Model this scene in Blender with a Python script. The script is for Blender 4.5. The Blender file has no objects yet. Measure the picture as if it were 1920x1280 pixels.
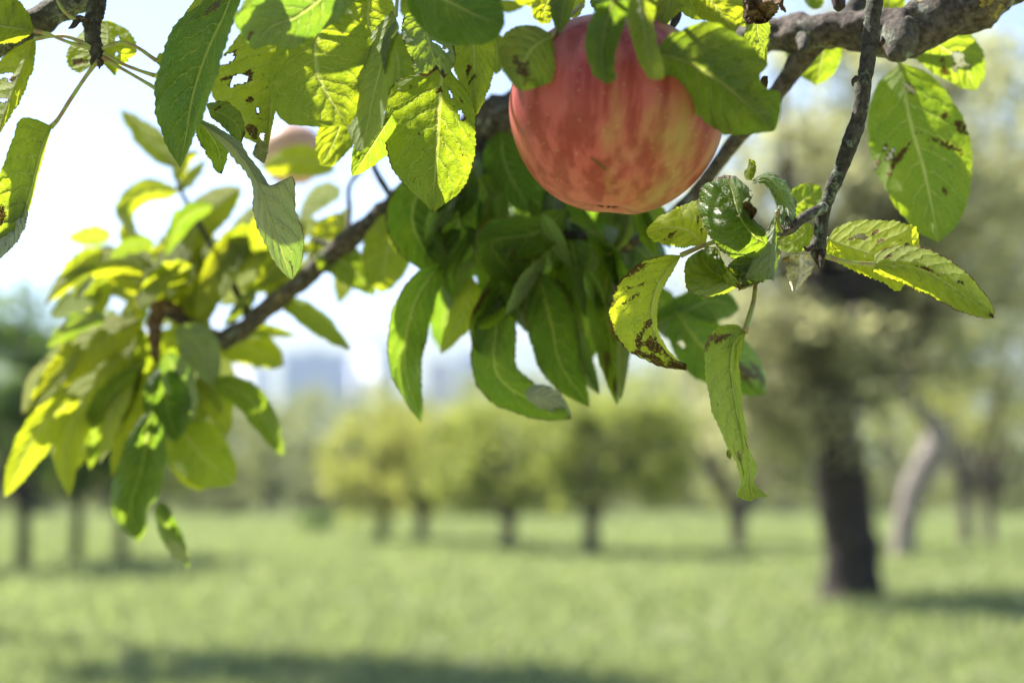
import bpy, math, random
import numpy as np
from mathutils import Vector, noise, Matrix

SC = bpy.context.scene
COL = SC.collection
random.seed(7)
RNG = np.random.default_rng(7)
R = math.radians

# ------------------------------------------------------------------ camera
F = 50 / 36 * 1920                      # focal length in photo pixels
EYE = 1.0
PITCH = math.atan(285 / F)
cam_d = bpy.data.cameras.new("camera")
cam = bpy.data.objects.new("camera", cam_d)
COL.objects.link(cam)
cam.location = (0, 0, EYE)
cam.rotation_euler = (R(90) + PITCH, 0, 0)
cam_d.lens = 50
cam_d.sensor_width = 36
cam_d.clip_start = 0.02
cam_d.clip_end = 20000
cam_d.dof.use_dof = True
cam_d.dof.focus_distance = 0.56
cam_d.dof.aperture_fstop = 5.5
SC.camera = cam

# ------------------------------------------------------------------ sky, sun, exposure
SUN_AZ = Vector((-0.80, 0.60, 0)).normalized()
SUN_EL = R(51)
SUN_D = Vector((SUN_AZ.x * math.cos(SUN_EL), SUN_AZ.y * math.cos(SUN_EL), math.sin(SUN_EL)))
world = bpy.data.worlds.new("World")
SC.world = world
world.use_nodes = True
wn = world.node_tree
sky = wn.nodes.new("ShaderNodeTexSky")
sky.sky_type = 'NISHITA'
sky.sun_disc = False
sky.sun_elevation = SUN_EL
sky.sun_rotation = math.atan2(SUN_AZ.x, SUN_AZ.y)
sky.air_density = 0.8
sky.dust_density = 0.2
sky.ozone_density = 2.5
wn.links.new(sky.outputs[0], wn.nodes["Background"].inputs[0])
wn.nodes["Background"].inputs[1].default_value = 0.052
sun_d = bpy.data.lights.new("sun", 'SUN')
sun_d.energy = 5.0
sun_d.angle = R(0.5)
sun_d.color = (1.0, 0.95, 0.86)
sun = bpy.data.objects.new("sun", sun_d)
COL.objects.link(sun)
sun.rotation_euler = SUN_D.to_track_quat('Z', 'Y').to_euler()
SC.view_settings.view_transform = 'Standard'
SC.view_settings.look = 'None'
SC.view_settings.exposure = 2.12
SC.view_settings.gamma = 1.0
SC.render.engine = 'CYCLES'
SC.cycles.use_denoising = True
SC.cycles.max_bounces = 10
SC.cycles.transparent_max_bounces = 16
SC.cycles.transmission_bounces = 8
SC.cycles.caustics_reflective = False
SC.cycles.caustics_refractive = False
SC.cycles.sample_clamp_indirect = 6

# ------------------------------------------------------------------ placing helpers
CM = Matrix.Translation((0, 0, EYE)) @ Matrix.Rotation(R(90) + PITCH, 4, 'X')


def at(x, y, z):
    """photo pixel + depth along the view axis -> world point"""
    return CM @ Vector(((x - 960) / F * z, -(y - 640) / F * z, -z))


def gnd(x, y):
    """where the ray through a photo pixel meets the ground"""
    d = at(x, y, 1) - Vector((0, 0, EYE))
    t = EYE / -d.z
    return Vector((d.x * t, d.y * t, 0)), t


def empty(name, loc, label, cat, group=None):
    o = bpy.data.objects.new(name, None)
    COL.objects.link(o)
    o.empty_display_size = 0.05
    o.location = loc
    o['label'] = label
    o['category'] = cat
    if group:
        o['group'] = group
    return o


def wloc(o):
    v = Vector(o.location)
    while o.parent:
        o = o.parent
        v += Vector(o.location)
    return v


def link(name, verts, faces, mat, parent=None, smooth=True, uv=None, wear=None):
    me = bpy.data.meshes.new(name)
    off = wloc(parent) if parent else Vector((0, 0, 0))
    if isinstance(verts, np.ndarray):
        v = (verts - np.array(off)[None, :]).astype(np.float32)
        fs = np.asarray(faces, dtype=np.int32)
        me.vertices.add(len(v))
        me.vertices.foreach_set("co", v.ravel())
        k = fs.shape[1]
        me.loops.add(fs.size)
        me.loops.foreach_set("vertex_index", fs.ravel())
        me.polygons.add(len(fs))
        me.polygons.foreach_set("loop_start", np.arange(0, fs.size, k, dtype=np.int32))
        me.polygons.foreach_set("loop_total", np.full(len(fs), k, dtype=np.int32))
        me.update(calc_edges=True)
    else:
        me.from_pydata([tuple(Vector(p) - off) for p in verts], [], faces)
        me.update()
    if smooth:
        me.polygons.foreach_set("use_smooth", [True] * len(me.polygons))
    if uv is not None:
        lay = me.uv_layers.new(name="UVMap")
        li = np.empty(len(me.loops), dtype=np.int32)
        me.loops.foreach_get("vertex_index", li)
        lay.data.foreach_set("uv", np.asarray(uv, dtype=np.float32)[li].ravel())
    if wear is not None:
        a = me.color_attributes.new("wear", 'FLOAT_COLOR', 'POINT')
        a.data.foreach_set("color", np.asarray(wear, dtype=np.float32).ravel())
    me.materials.append(mat)
    me.validate()
    o = bpy.data.objects.new(name, me)
    COL.objects.link(o)
    if parent:
        o.parent = parent
    return o


# ------------------------------------------------------------------ node helpers
class NT:
    def __init__(self, name):
        self.m = bpy.data.materials.new(name)
        self.m.use_nodes = True
        self.t = self.m.node_tree
        self.t.nodes.clear()
        self.out = self.t.nodes.new("ShaderNodeOutputMaterial")

    def n(self, typ, ins=None, **kw):
        nd = self.t.nodes.new(typ)
        for k, v in kw.items():
            setattr(nd, k, v)
        for k, v in (ins or {}).items():
            self.set(nd.inputs[k], v)
        return nd

    def set(self, sock, v):
        if isinstance(v, bpy.types.NodeSocket):
            self.t.links.new(v, sock)
        elif isinstance(v, bpy.types.Node):
            self.t.links.new(v.outputs[0], sock)
        else:
            if isinstance(v, tuple) and len(v) == 3 and sock.type == 'RGBA':
                v = v + (1,)
            sock.default_value = v

    def math(self, op, a, b=None, c=None, clamp=False):
        nd = self.n("ShaderNodeMath", operation=op, use_clamp=clamp)
        self.set(nd.inputs[0], a)
        if b is not None:
            self.set(nd.inputs[1], b)
        if c is not None:
            self.set(nd.inputs[2], c)
        return nd.outputs[0]

    def mix(self, f, a, b, blend='MIX'):
        nd = self.n("ShaderNodeMix", data_type='RGBA', blend_type=blend)
        self.set(nd.inputs[0], f)
        self.set(nd.inputs[6], a)
        self.set(nd.inputs[7], b)
        return nd.outputs[2]

    def fmix(self, f, a, b):
        nd = self.n("ShaderNodeMix", data_type='FLOAT')
        self.set(nd.inputs[0], f)
        self.set(nd.inputs[2], a)
        self.set(nd.inputs[3], b)
        return nd.outputs[0]

    def ramp(self, f, lo, hi, smooth=True):
        nd = self.n("ShaderNodeMapRange", interpolation_type='SMOOTHSTEP' if smooth else 'LINEAR')
        self.set(nd.inputs[0], f)
        self.set(nd.inputs[1], lo)
        self.set(nd.inputs[2], hi)
        return nd.outputs[0]

    def noise(self, vec, scale, detail=3, rough=.55, w=None):
        nd = self.n("ShaderNodeTexNoise")
        if vec is not None:
            self.set(nd.inputs["Vector"], vec)
        nd.inputs["Scale"].default_value = scale
        nd.inputs["Detail"].default_value = detail
        nd.inputs["Roughness"].default_value = rough
        return nd.outputs[0]

    def done(self, shader):
        self.set(self.out.inputs[0], shader)
        return self.m


def leaf_material(name="apple_leaf", under=(0.125, 0.185, 0.07), sheen=.5):
    t = NT(name)
    uv = t.n("ShaderNodeUVMap", uv_map="UVMap").outputs[0]
    sep = t.n("ShaderNodeSeparateXYZ", {0: uv})
    U, V0 = sep.outputs[0], sep.outputs[1]
    at_ = t.n("ShaderNodeAttribute", attribute_name="wear")
    ws = t.n("ShaderNodeSeparateColor", {0: at_.outputs[0]})
    brown, yel, pale = ws.outputs[0], ws.outputs[1], ws.outputs[2]
    seed = at_.outputs["Alpha"]
    vec = t.n("ShaderNodeCombineXYZ", {0: t.math('MULTIPLY', U, 1.6), 1: V0, 2: t.math('MULTIPLY', seed, 37.0)}).outputs[0]
    n_lo = t.noise(vec, 3.0, 3)
    n_mid = t.noise(vec, 9.0, 4)
    n_hi = t.noise(vec, 42.0, 3)
    sv = t.math('SUBTRACT', t.math('MULTIPLY', V0, 2.0), 1.0)
    av = t.math('ABSOLUTE', sv)
    side = t.math('MULTIPLY', t.math('GREATER_THAN', sv, 0.0), 0.45)
    wob = t.math('MULTIPLY', t.math('SUBTRACT', n_mid, 0.5), 0.75)
    ph = t.math('MULTIPLY', t.math('SUBTRACT', U, t.math('MULTIPLY', t.math('POWER', av, 1.25), 0.24)), 8.5)
    ph = t.math('ADD', t.math('ADD', ph, side), wob)
    tri = t.math('MULTIPLY', t.math('ABSOLUTE', t.math('SUBTRACT', t.math('FRACT', ph), 0.5)), 2.0)
    lat = t.ramp(tri, t.fmix(av, 0.84, 0.95), 1.0)
    lat = t.math('MULTIPLY', lat, t.ramp(av, 1.0, 0.45))
    mid = t.ramp(av, t.fmix(U, 0.10, 0.045), 0.012)
    vor = t.n("ShaderNodeTexVoronoi", {"Vector": vec, "Scale": 26.0}, feature='DISTANCE_TO_EDGE')
    ret = t.math('MULTIPLY', t.ramp(vor.outputs[0], 0.09, 0.0), 0.38)
    vein = t.math('MAXIMUM', t.math('MAXIMUM', t.math('MULTIPLY', lat, 0.75), mid), ret)
    back = t.n("ShaderNodeNewGeometry").outputs["Backfacing"]
    # colours
    yv = t.math('ADD', yel, t.math('MULTIPLY', t.math('SUBTRACT', n_lo, 0.5), 0.55), clamp=True)
    up = t.mix(yv, (0.036, 0.076, 0.014), (0.24, 0.25, 0.018))
    up = t.mix(t.math('MULTIPLY', vein, 0.6), up, (0.22, 0.27, 0.08))
    un = t.mix(yv, under, (0.26, 0.27, 0.075))
    un = t.mix(t.math('MULTIPLY', vein, 0.85), un, (0.40, 0.43, 0.22))
    un = t.mix(t.math('MULTIPLY', n_hi, 0.35), un, (0.10, 0.15, 0.04))
    base = t.mix(back, up, un)
    base = t.mix(pale, base, (0.45, 0.46, 0.36))
    tr = t.mix(yv, (0.14, 0.27, 0.006), (0.62, 0.64, 0.008))
    tr = t.mix(t.math('MULTIPLY', vein, 0.75), tr, (0.66, 0.68, 0.18))
    tr = t.mix(t.math('MULTIPLY', t.ramp(n_mid, 0.45, 0.75), 0.3), tr, (0.13, 0.26, 0.01))
    # blotches: speckle plus painted wear
    sp = t.ramp(t.noise(vec, 15.0, 2, .5), 0.70, 0.76)
    sp = t.math('MULTIPLY', sp, t.ramp(t.math('ADD', brown, t.math('MULTIPLY', n_lo, 0.3)), 0.14, 0.34))
    bz = t.ramp(t.math('ADD', brown, t.math('MULTIPLY', t.math('SUBTRACT', n_hi, 0.5), 1.5)), 0.36, 0.66)
    bz = t.math('MAXIMUM', bz, sp)
    bcol = t.mix(n_hi, (0.035, 0.016, 0.008), (0.17, 0.085, 0.03))
    base = t.mix(bz, base, bcol)
    tr = t.mix(bz, tr, (0.045, 0.018, 0.005))
    base = t.mix(t.math('MULTIPLY', t.math('MULTIPLY', pale, pale), 0.75), base, (0.48, 0.44, 0.36))
    rough = t.math('ADD', t.fmix(back, 0.36, 0.72), t.math('MULTIPLY', bz, 0.3))
    rough = t.math('ADD', rough, t.math('MULTIPLY', t.math('SUBTRACT', n_mid, .5), .15))
    hgt = t.math('ADD', t.math('MULTIPLY', t.math('POWER', tri, 3.0), -1.0), t.math('MULTIPLY', n_mid, 0.9))
    hgt = t.math('ADD', hgt, t.math('MULTIPLY', ret, -0.5))
    hgt = t.math('ADD', hgt, t.math('MULTIPLY', mid, -1.2))
    bump = t.n("ShaderNodeBump", {"Strength": 0.8, "Distance": 0.0015, "Height": hgt})
    pr = t.n("ShaderNodeBsdfPrincipled", {"Base Color": base, "Roughness": rough, "Normal": bump.outputs[0],
                                          "Specular IOR Level": t.fmix(back, sheen, 0.2)})
    tl = t.n("ShaderNodeBsdfTranslucent", {"Color": tr, "Normal": bump.outputs[0]})
    fac = t.math('MULTIPLY', t.fmix(pale, 0.62, 0.25), t.fmix(bz, 1.0, 0.45))
    return t.done(t.n("ShaderNodeMixShader", {0: fac, 1: pr.outputs[0], 2: tl.outputs[0]}).outputs[0])


def stalk_material():
    t = NT("leaf_stalk")
    co = t.n("ShaderNodeTexCoord").outputs["Object"]
    n = t.noise(co, 180, 3)
    c = t.mix(t.ramp(n, .4, .65), (0.25, 0.27, 0.06), (0.23, 0.13, 0.055))
    pr = t.n("ShaderNodeBsdfPrincipled", {"Base Color": c, "Roughness": 0.5})
    return t.done(pr.outputs[0])


def bark_material(name, dark, light, lich, lichen=.5, scale=1.0, moss=None):
    t = NT(name)
    co = t.n("ShaderNodeTexCoord").outputs["Object"]
    a = t.noise(co, 260 * scale, 6, .65)
    b = t.noise(co, 60 * scale, 4, .6)
    d = t.noise(co, 900 * scale, 4, .7)
    c = t.mix(t.ramp(a, .35, .7), dark, light)
    c = t.mix(t.math('MULTIPLY', t.ramp(d, .5, .7), .5), c, light)
    lm = t.ramp(t.math('ADD', t.math('MULTIPLY', b, .7), t.math('MULTIPLY', a, .3)), .60 - .16 * lichen, .66 - .12 * lichen)
    lm = t.math('MULTIPLY', lm, t.ramp(d, .36, .5))
    c = t.mix(t.math('MULTIPLY', lm, .85), c, lich)
    if moss:
        mm = t.ramp(t.noise(co, 38 * scale, 5, .7), .60, .67)
        c = t.mix(mm, c, moss)
    h = t.math('ADD', t.math('MULTIPLY', a, 1.0), t.math('MULTIPLY', d, .5))
    h = t.math('ADD', h, t.math('MULTIPLY', lm, .6))
    bump = t.n("ShaderNodeBump", {"Strength": 0.9, "Distance": 0.0022 / scale, "Height": h})
    pr = t.n("ShaderNodeBsdfPrincipled", {"Base Color": c, "Roughness": 0.85, "Normal": bump.outputs[0],
                                          "Specular IOR Level": .25})
    return t.done(pr.outputs[0])


def apple_material(name="apple_skin", lift=0.0):
    t = NT(name)
    co = t.n("ShaderNodeTexCoord").outputs["Object"]
    mp = t.n("ShaderNodeMapping", {0: co, 3: (1, 1, 0.16)}).outputs[0]
    st = t.noise(mp, 130, 4, .6)
    st2 = t.noise(mp, 44, 3, .55)
    big = t.noise(co, 40, 3, .5)
    fine = t.noise(co, 420, 3, .6)
    sep = t.n("ShaderNodeSeparateXYZ", {0: co})
    # the blush sits on the left/centre flank, the right and the eye end stay yellow
    lat = t.math('ADD', t.math('MULTIPLY', sep.outputs[0], -8.0), t.math('MULTIPLY', sep.outputs[2], 4.0))
    red = t.math('ADD', t.math('MULTIPLY', st2, 1.25), t.math('MULTIPLY', st, .75))
    red = t.math('ADD', red, t.math('MULTIPLY', big, 1.1))
    red = t.math('ADD', red, lat)
    # yellow-green shows through round the stalk end
    red = t.math('SUBTRACT', red, t.math('MULTIPLY', t.ramp(t.math('ADD', sep.outputs[2], t.math('MULTIPLY', t.math('SUBTRACT', st2, .5), .05)), .014, .028), .42))
    rm = t.ramp(red, .80, 1.5)
    yel = t.mix(big, (0.31, 0.195, 0.065), (0.24, 0.215, 0.055))
    blush = t.mix(t.ramp(st, .40, .60), (0.37, 0.055, 0.070), (0.22, 0.010, 0.022))
    c = t.mix(t.math('MULTIPLY', rm, .92), yel, blush)
    bloom = t.ramp(t.noise(co, 55, 3, .6), .45, .75)
    c = t.mix(t.math('MULTIPLY', bloom, .10), c, (0.48, 0.30, 0.27))
    c = t.mix(t.math('MULTIPLY', fine, .05), c, (0.46, 0.32, 0.15))
    dots = t.n("ShaderNodeTexVoronoi", {"Vector": co, "Scale": 260.0})
    c = t.mix(t.math('MULTIPLY', t.ramp(dots.outputs[0], .13, .05), .45), c, (0.46, 0.36, 0.17))
    w = t.n("ShaderNodeAttribute", attribute_name="wear")
    wr = t.n("ShaderNodeSeparateColor", {0: w.outputs[0]}).outputs[0]
    sc = t.ramp(t.math('ADD', wr, t.math('MULTIPLY', t.math('SUBTRACT', fine, .5), .5)), .3, .75)
    c = t.mix(t.math('MULTIPLY', sc, .9), c, (0.09, 0.045, 0.015))
    c = t.mix(lift, c, (0.72, 0.52, 0.40))
    bump = t.n("ShaderNodeBump", {"Strength": 0.25, "Distance": 0.0006, "Height": t.math('ADD', fine, t.math('MULTIPLY', big, 2.0))})
    pr = t.n("ShaderNodeBsdfPrincipled", {"Base Color": c, "Roughness": 0.46, "Normal": bump.outputs[0],
                                          "Specular IOR Level": .2, "Subsurface Weight": 0.08,
                                          "Subsurface Radius": (0.01, 0.004, 0.002), "Subsurface Scale": 0.4})
    return t.done(pr.outputs[0])


def far_leaf_material(name, a, b, tr, tfac=.55):
    t = NT(name)
    w = t.n("ShaderNodeAttribute", attribute_name="wear")
    s = t.n("ShaderNodeSeparateColor", {0: w.outputs[0]})
    c = t.mix(s.outputs[0], a, b)
    c2 = t.mix(s.outputs[0], tr, tuple(min(1, x * 1.5) for x in tr))
    pr = t.n("ShaderNodeBsdfPrincipled", {"Base Color": c, "Roughness": 0.5, "Specular IOR Level": .3})
    tl = t.n("ShaderNodeBsdfTranslucent", {"Color": c2})
    return t.done(t.n("ShaderNodeMixShader", {0: tfac, 1: pr.outputs[0], 2: tl.outputs[0]}).outputs[0])


M_LEAF = leaf_material()
M_STALK = stalk_material()
M_LIMB = bark_material("limb_bark", (0.035, 0.026, 0.022), (0.145, 0.112, 0.095), (0.33, 0.34, 0.28), .42, 1.0, (0.36, 0.27, 0.03))
M_TWIG = bark_material("twig_bark", (0.024, 0.020, 0.015), (0.085, 0.070, 0.055), (0.20, 0.235, 0.165), .48, 1.3)
M_LICHEN = bark_material("lichen_bark", (0.045, 0.036, 0.03), (0.13, 0.11, 0.09), (0.30, 0.32, 0.25), .75, 1.1)
M_BUD = bark_material("bud_scale", (0.02, 0.013, 0.011), (0.09, 0.055, 0.045), (0.2, 0.17, 0.14), .1, 2.0)
M_DRY = bark_material("dry_leaf", (0.07, 0.035, 0.018), (0.22, 0.13, 0.075), (0.33, 0.24, 0.16), .3, 1.0)
M_TAN = bark_material("withered_leaf", (0.40, 0.33, 0.24), (0.62, 0.56, 0.46), (0.55, 0.52, 0.42), .3, 1.0)
M_APPLE = apple_material()
M_APPLE_PALE = apple_material("pale_apple_skin", .55)


# ------------------------------------------------------------------ curves and tubes
def spline(pts, n):
    """Catmull-Rom through pts (any dimension), n samples equally spaced along its length"""
    p = np.array(pts, dtype=float)
    if len(p) == 2:
        tt = np.linspace(0, 1, n)[:, None]
        return p[0] * (1 - tt) + p[1] * tt
    q = np.vstack([2 * p[0] - p[1], p, 2 * p[-1] - p[-2]])
    out = []
    for i in range(1, len(q) - 2):
        t = np.linspace(0, 1, 16, endpoint=(i == len(q) - 3))[:, None]
        a, b, c, d = q[i - 1], q[i], q[i + 1], q[i + 2]
        out.append(.5 * (2 * b + (c - a) * t + (2 * a - 5 * b + 4 * c - d) * t ** 2 + (3 * b - a - 3 * c + d) * t ** 3))
    o = np.vstack(out)
    k = min(3, o.shape[1])
    s = np.concatenate([[0], np.cumsum(np.linalg.norm(np.diff(o[:, :k], axis=0), axis=1))])
    u = np.linspace(0, s[-1], n)
    return np.stack([np.interp(u, s, o[:, j]) for j in range(o.shape[1])], axis=1)


def tube_data(pts, rad, n=24, k=12, rough=0.0, freq=60., rings=0.0, seed=0):
    """pts: world points, rad: one radius per point; bark roughness is real displacement"""
    d = spline([(*p, r) for p, r in zip(pts, rad)], n)
    P = [Vector(x[:3]) for x in d]
    r = d[:, 3]
    verts, faces = [], []
    up = Vector((0.13, 0.29, 0.95))
    for i in range(n):
        tg = (P[min(i + 1, n - 1)] - P[max(i - 1, 0)]).normalized()
        if i == 0:
            sx = tg.cross(up).normalized()
        sx = (sx - tg * sx.dot(tg)).normalized()
        sy = tg.cross(sx)
        for j in range(k):
            a = 2 * math.pi * j / k
            dr = sx * math.cos(a) + sy * math.sin(a)
            q = P[i] + dr * r[i]
            f = 1.0
            if rough:
                f += rough * (noise.fractal(q * freq + Vector((seed * 7.1, 0, 0)), .9, 2.1, 4) * .8)
            if rings:
                f += rings * math.sin(i * 1.9 + noise.noise(q * freq) * 3)
            verts.append(P[i] + dr * r[i] * f)
    for i in range(n - 1):
        for j in range(k):
            a, b = i * k + j, i * k + (j + 1) % k
            faces.append((a, b, b + k, a + k))
    faces.append(tuple(range(k - 1, -1, -1)))
    faces.append(tuple(range((n - 1) * k, n * k)))
    return verts, faces


def merge(parts):
    V, Fc = [], []
    for v, f in parts:
        o = len(V)
        V += list(v)
        Fc += [tuple(i + o for i in q) for q in f]
    return V, Fc


def ptube(px, **kw):
    """px: (x, y, depth, radius in px)"""
    return tube_data([at(a, b, c) for a, b, c, _ in px], [r * c / F for _, _, c, r in px], **kw)


# ------------------------------------------------------------------ leaves
LEAF_N = [0]


def leaf(par, L, M, Rr, z, dl=0., dr=0., top=True, yel=.35, pale=0., brown=.1, wave=1.5, bow=0., holes=(), spots=(),
         teeth=22, tooth=2.2, res=1, stalk=None, edge=0., label=None, mat=None, name="leaf", pucker=1.0, sw=3.4, tilt=None):
    """A leaf blade lofted from its left edge, midrib and right edge (photo pixels, base to tip).
    z: depth of the midrib (one value or base..tip), dl/dr: how far the edges bend away (+) or towards (-) the camera in metres."""
    LEAF_N[0] += 1
    sd = LEAF_N[0]
    nu, nv = ((150, 21) if res == 1 and holes else (96, 13) if res == 1 else (110, 15) if res == .6 and holes else (60, 9) if res == .6 else (40, 7))
    zz = [z, z] if not isinstance(z, (list, tuple)) else list(z)
    l, m, r = spline(L, nu), spline(M, nu), spline(Rr, nu)
    u = np.linspace(0, 1, nu)
    zm = np.interp(u, np.linspace(0, 1, len(zz)), zz)
    env = np.clip(np.sin(np.pi * np.clip(u, 0, 1)) * 1.6, 0, 1) ** .8
    pf = lambda k: np.interp(u, np.linspace(0, 1, len(k)), k) if isinstance(k, (list, tuple)) else k
    dl, dr, bow = pf(dl), pf(dr), pf(bow)
    if tilt is None:
        tilt = .45 + .25 * math.sin(sd * 2.4)
    tv = np.array([.5, .85]) * tilt * (1 if top else -1) * zz[0] / F
    mc = m.mean(axis=0)
    verts = np.zeros((nu, 2 * nv - 1, 3))
    uvs = np.zeros((nu, 2 * nv - 1, 2))
    ss = np.linspace(-1, 1, 2 * nv - 1)
    saw = ((u * teeth + sd * .37) % 1.0)
    saw = np.where(saw < .7, saw / .7, (1 - saw) / .3) - .5
    rag = np.array([noise.fractal(Vector((x * 9, sd * 3.3, 0)), 1, 2, 4) for x in u])
    rag2 = np.array([noise.fractal(Vector((x * 9, sd * 3.3, 9)), 1, 2, 4) for x in u])
    wv = np.array([noise.noise(Vector((x * 5.0, sd * 1.7, 0))) for x in u])
    wv2 = np.array([noise.noise(Vector((x * 5.0, sd * 1.7, 5))) for x in u])
    scale = .56 / 100
    for j, s in enumerate(ss):
        e, d, w, rg = (l, dl, wv, rag) if s < 0 else (r, dr, wv2, rag2)
        a = abs(s)
        vec = e - m
        ln = np.maximum(np.linalg.norm(vec, axis=1), 1e-6)[:, None]
        out = vec / ln
        p = m + vec * a + out * ((saw * tooth + rg * tooth * 1.3) * env * a ** 6)[:, None] * np.minimum(1, ln / 14)
        big = np.minimum(1, ln[:, 0] / 40)
        dep = zm + d * env * a ** 1.35 + bow * env * np.sin(np.pi * a) \
            + wave * .0042 * w * a ** 2 * env * big
        dep = dep + (p - mc) @ tv
        for i in range(nu):
            q = at(p[i, 0], p[i, 1], dep[i])
            verts[i, j] = q
        uvs[:, j, 0] = u
        uvs[:, j, 1] = (s + 1) / 2
    if pucker:
        for i in range(nu):
            for j, s in enumerate(ss):
                k = noise.fractal(Vector((u[i] * 7, s * 3.0, sd * 2.3)), 1, 2, 3)
                verts[i, j, 1] += k * .0011 * pucker * env[i] * min(1, abs(s) * 4)
    W = 2 * nv - 1
    nvz = nu * W
    wear = np.zeros((nu, W, 4))
    wear[..., 0] = brown * .35
    wear[..., 1] = yel
    wear[..., 2] = pale
    wear[..., 3] = (sd * .6180339) % 1
    S, UU = np.meshgrid(ss, u)
    nz = np.array([[noise.fractal(Vector((x * 11, y * 4, sd)), 1, 2, 3) for y in ss] for x in u]) if (holes or spots or edge or brown > .25) else np.zeros((nu, W))
    if edge:
        e_ = np.clip((np.abs(S) - 1 + edge * (1 + nz)) / edge, 0, 1)
        wear[..., 0] = np.maximum(wear[..., 0], e_ * .9)
        t_ = np.clip((UU - 1 + edge * (1.2 + nz)) / edge, 0, 1)
        wear[..., 0] = np.maximum(wear[..., 0], t_ * .9)
    for (cu, cs, ru, rs) in spots:
        d_ = np.sqrt(((UU - .22 * np.abs(S) - cu + .22 * abs(cs)) / (ru * .62)) ** 2 + ((S - cs) / (rs * .8)) ** 2) + nz * 1.0
        wear[..., 0] = np.maximum(wear[..., 0], np.clip(1.3 - d_, 0, .68))
    dead = np.zeros((nu, W), bool)
    for (cu, cs, ru, rs) in holes:
        d_ = np.sqrt(((UU - .22 * np.abs(S) - cu + .22 * abs(cs)) / (ru * .62)) ** 2 + ((S - cs) / (rs * .95)) ** 2) + nz * 1.2
        dead |= d_ < 1
        wear[..., 0] = np.maximum(wear[..., 0], np.clip((1.22 - d_) * 2.6, 0, .75))
    V = verts.reshape(-1, 3)
    idx = np.arange(nvz).reshape(nu, W)
    a, b, c, d = idx[:-1, :-1], idx[1:, :-1], idx[1:, 1:], idx[:-1, 1:]
    keep = ~(dead[:-1, :-1] & dead[1:, :-1] & dead[1:, 1:] | dead[:-1, :-1] & dead[1:, 1:])
    # which way is "up": the normal of the quad grid near the middle
    ci, cj = nu // 2, nv - 1
    p0, p1, p2 = Vector(verts[ci - 8, cj - 3]), Vector(verts[ci + 8, cj - 3]), Vector(verts[ci, cj + 4])
    nrm = (p1 - p0).cross(p2 - p0)
    facing = nrm.dot(Vector((0, 0, EYE)) - p0) > 0
    fs = np.stack([a, b, c, d], -1) if facing == top else np.stack([d, c, b, a], -1)
    fs = fs[keep].reshape(-1, 4)
    o = link(name, V, fs, mat or M_LEAF, par, uv=uvs.reshape(-1, 2), wear=wear.reshape(-1, 4))
    if label:
        o['label'] = label
    if stalk:
        pts = [(x[0], x[1], x[2] if len(x) > 2 else zz[0]) for x in stalk]
        n = len(pts)
        jz = (np.array(m[0]) - mc) @ tv
        px = [(x, y, zz_ + jz * (i / (n - 1)) ** 2 * (math.hypot(pts[n - 1][0] - m[0][0], pts[n - 1][1] - m[0][1]) < 25), sw * (1.0 + .35 * (i in (0, n - 1)))) for i, (x, y, zz_) in enumerate(pts)]
        v, f = ptube(px, n=20, k=8, rough=.1, freq=300)
        link("stalk", v, f, M_STALK, o)
    return o


def pleaf(par, M, w, z, l=.5, r=.5, kind=0, **kw):
    """leaf from a midrib and a full width in pixels; l/r = the share of the width on either side"""
    n = 14
    m = spline(M, n)
    tg = np.gradient(m, axis=0)
    tg /= np.linalg.norm(tg, axis=1)[:, None]
    nr = np.stack([tg[:, 1], -tg[:, 0]], 1)          # to the left of travel, seen in the picture
    u = np.linspace(0, 1, n)
    if kind == 0:                                    # ovate with a drawn-out tip
        f = np.sin(np.pi * u ** .78) ** .75
    elif kind == 1:                                  # broad
        f = np.sin(np.pi * u ** .9) ** .6
    else:                                            # lanceolate
        f = np.sin(np.pi * u ** .85) ** 1.05
    f[0] = f[-1] = 0
    L = m + nr * (w * l * f)[:, None]
    Rr = m - nr * (w * r * f)[:, None]
    return leaf(par, L, M, Rr, z, **kw)


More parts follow.
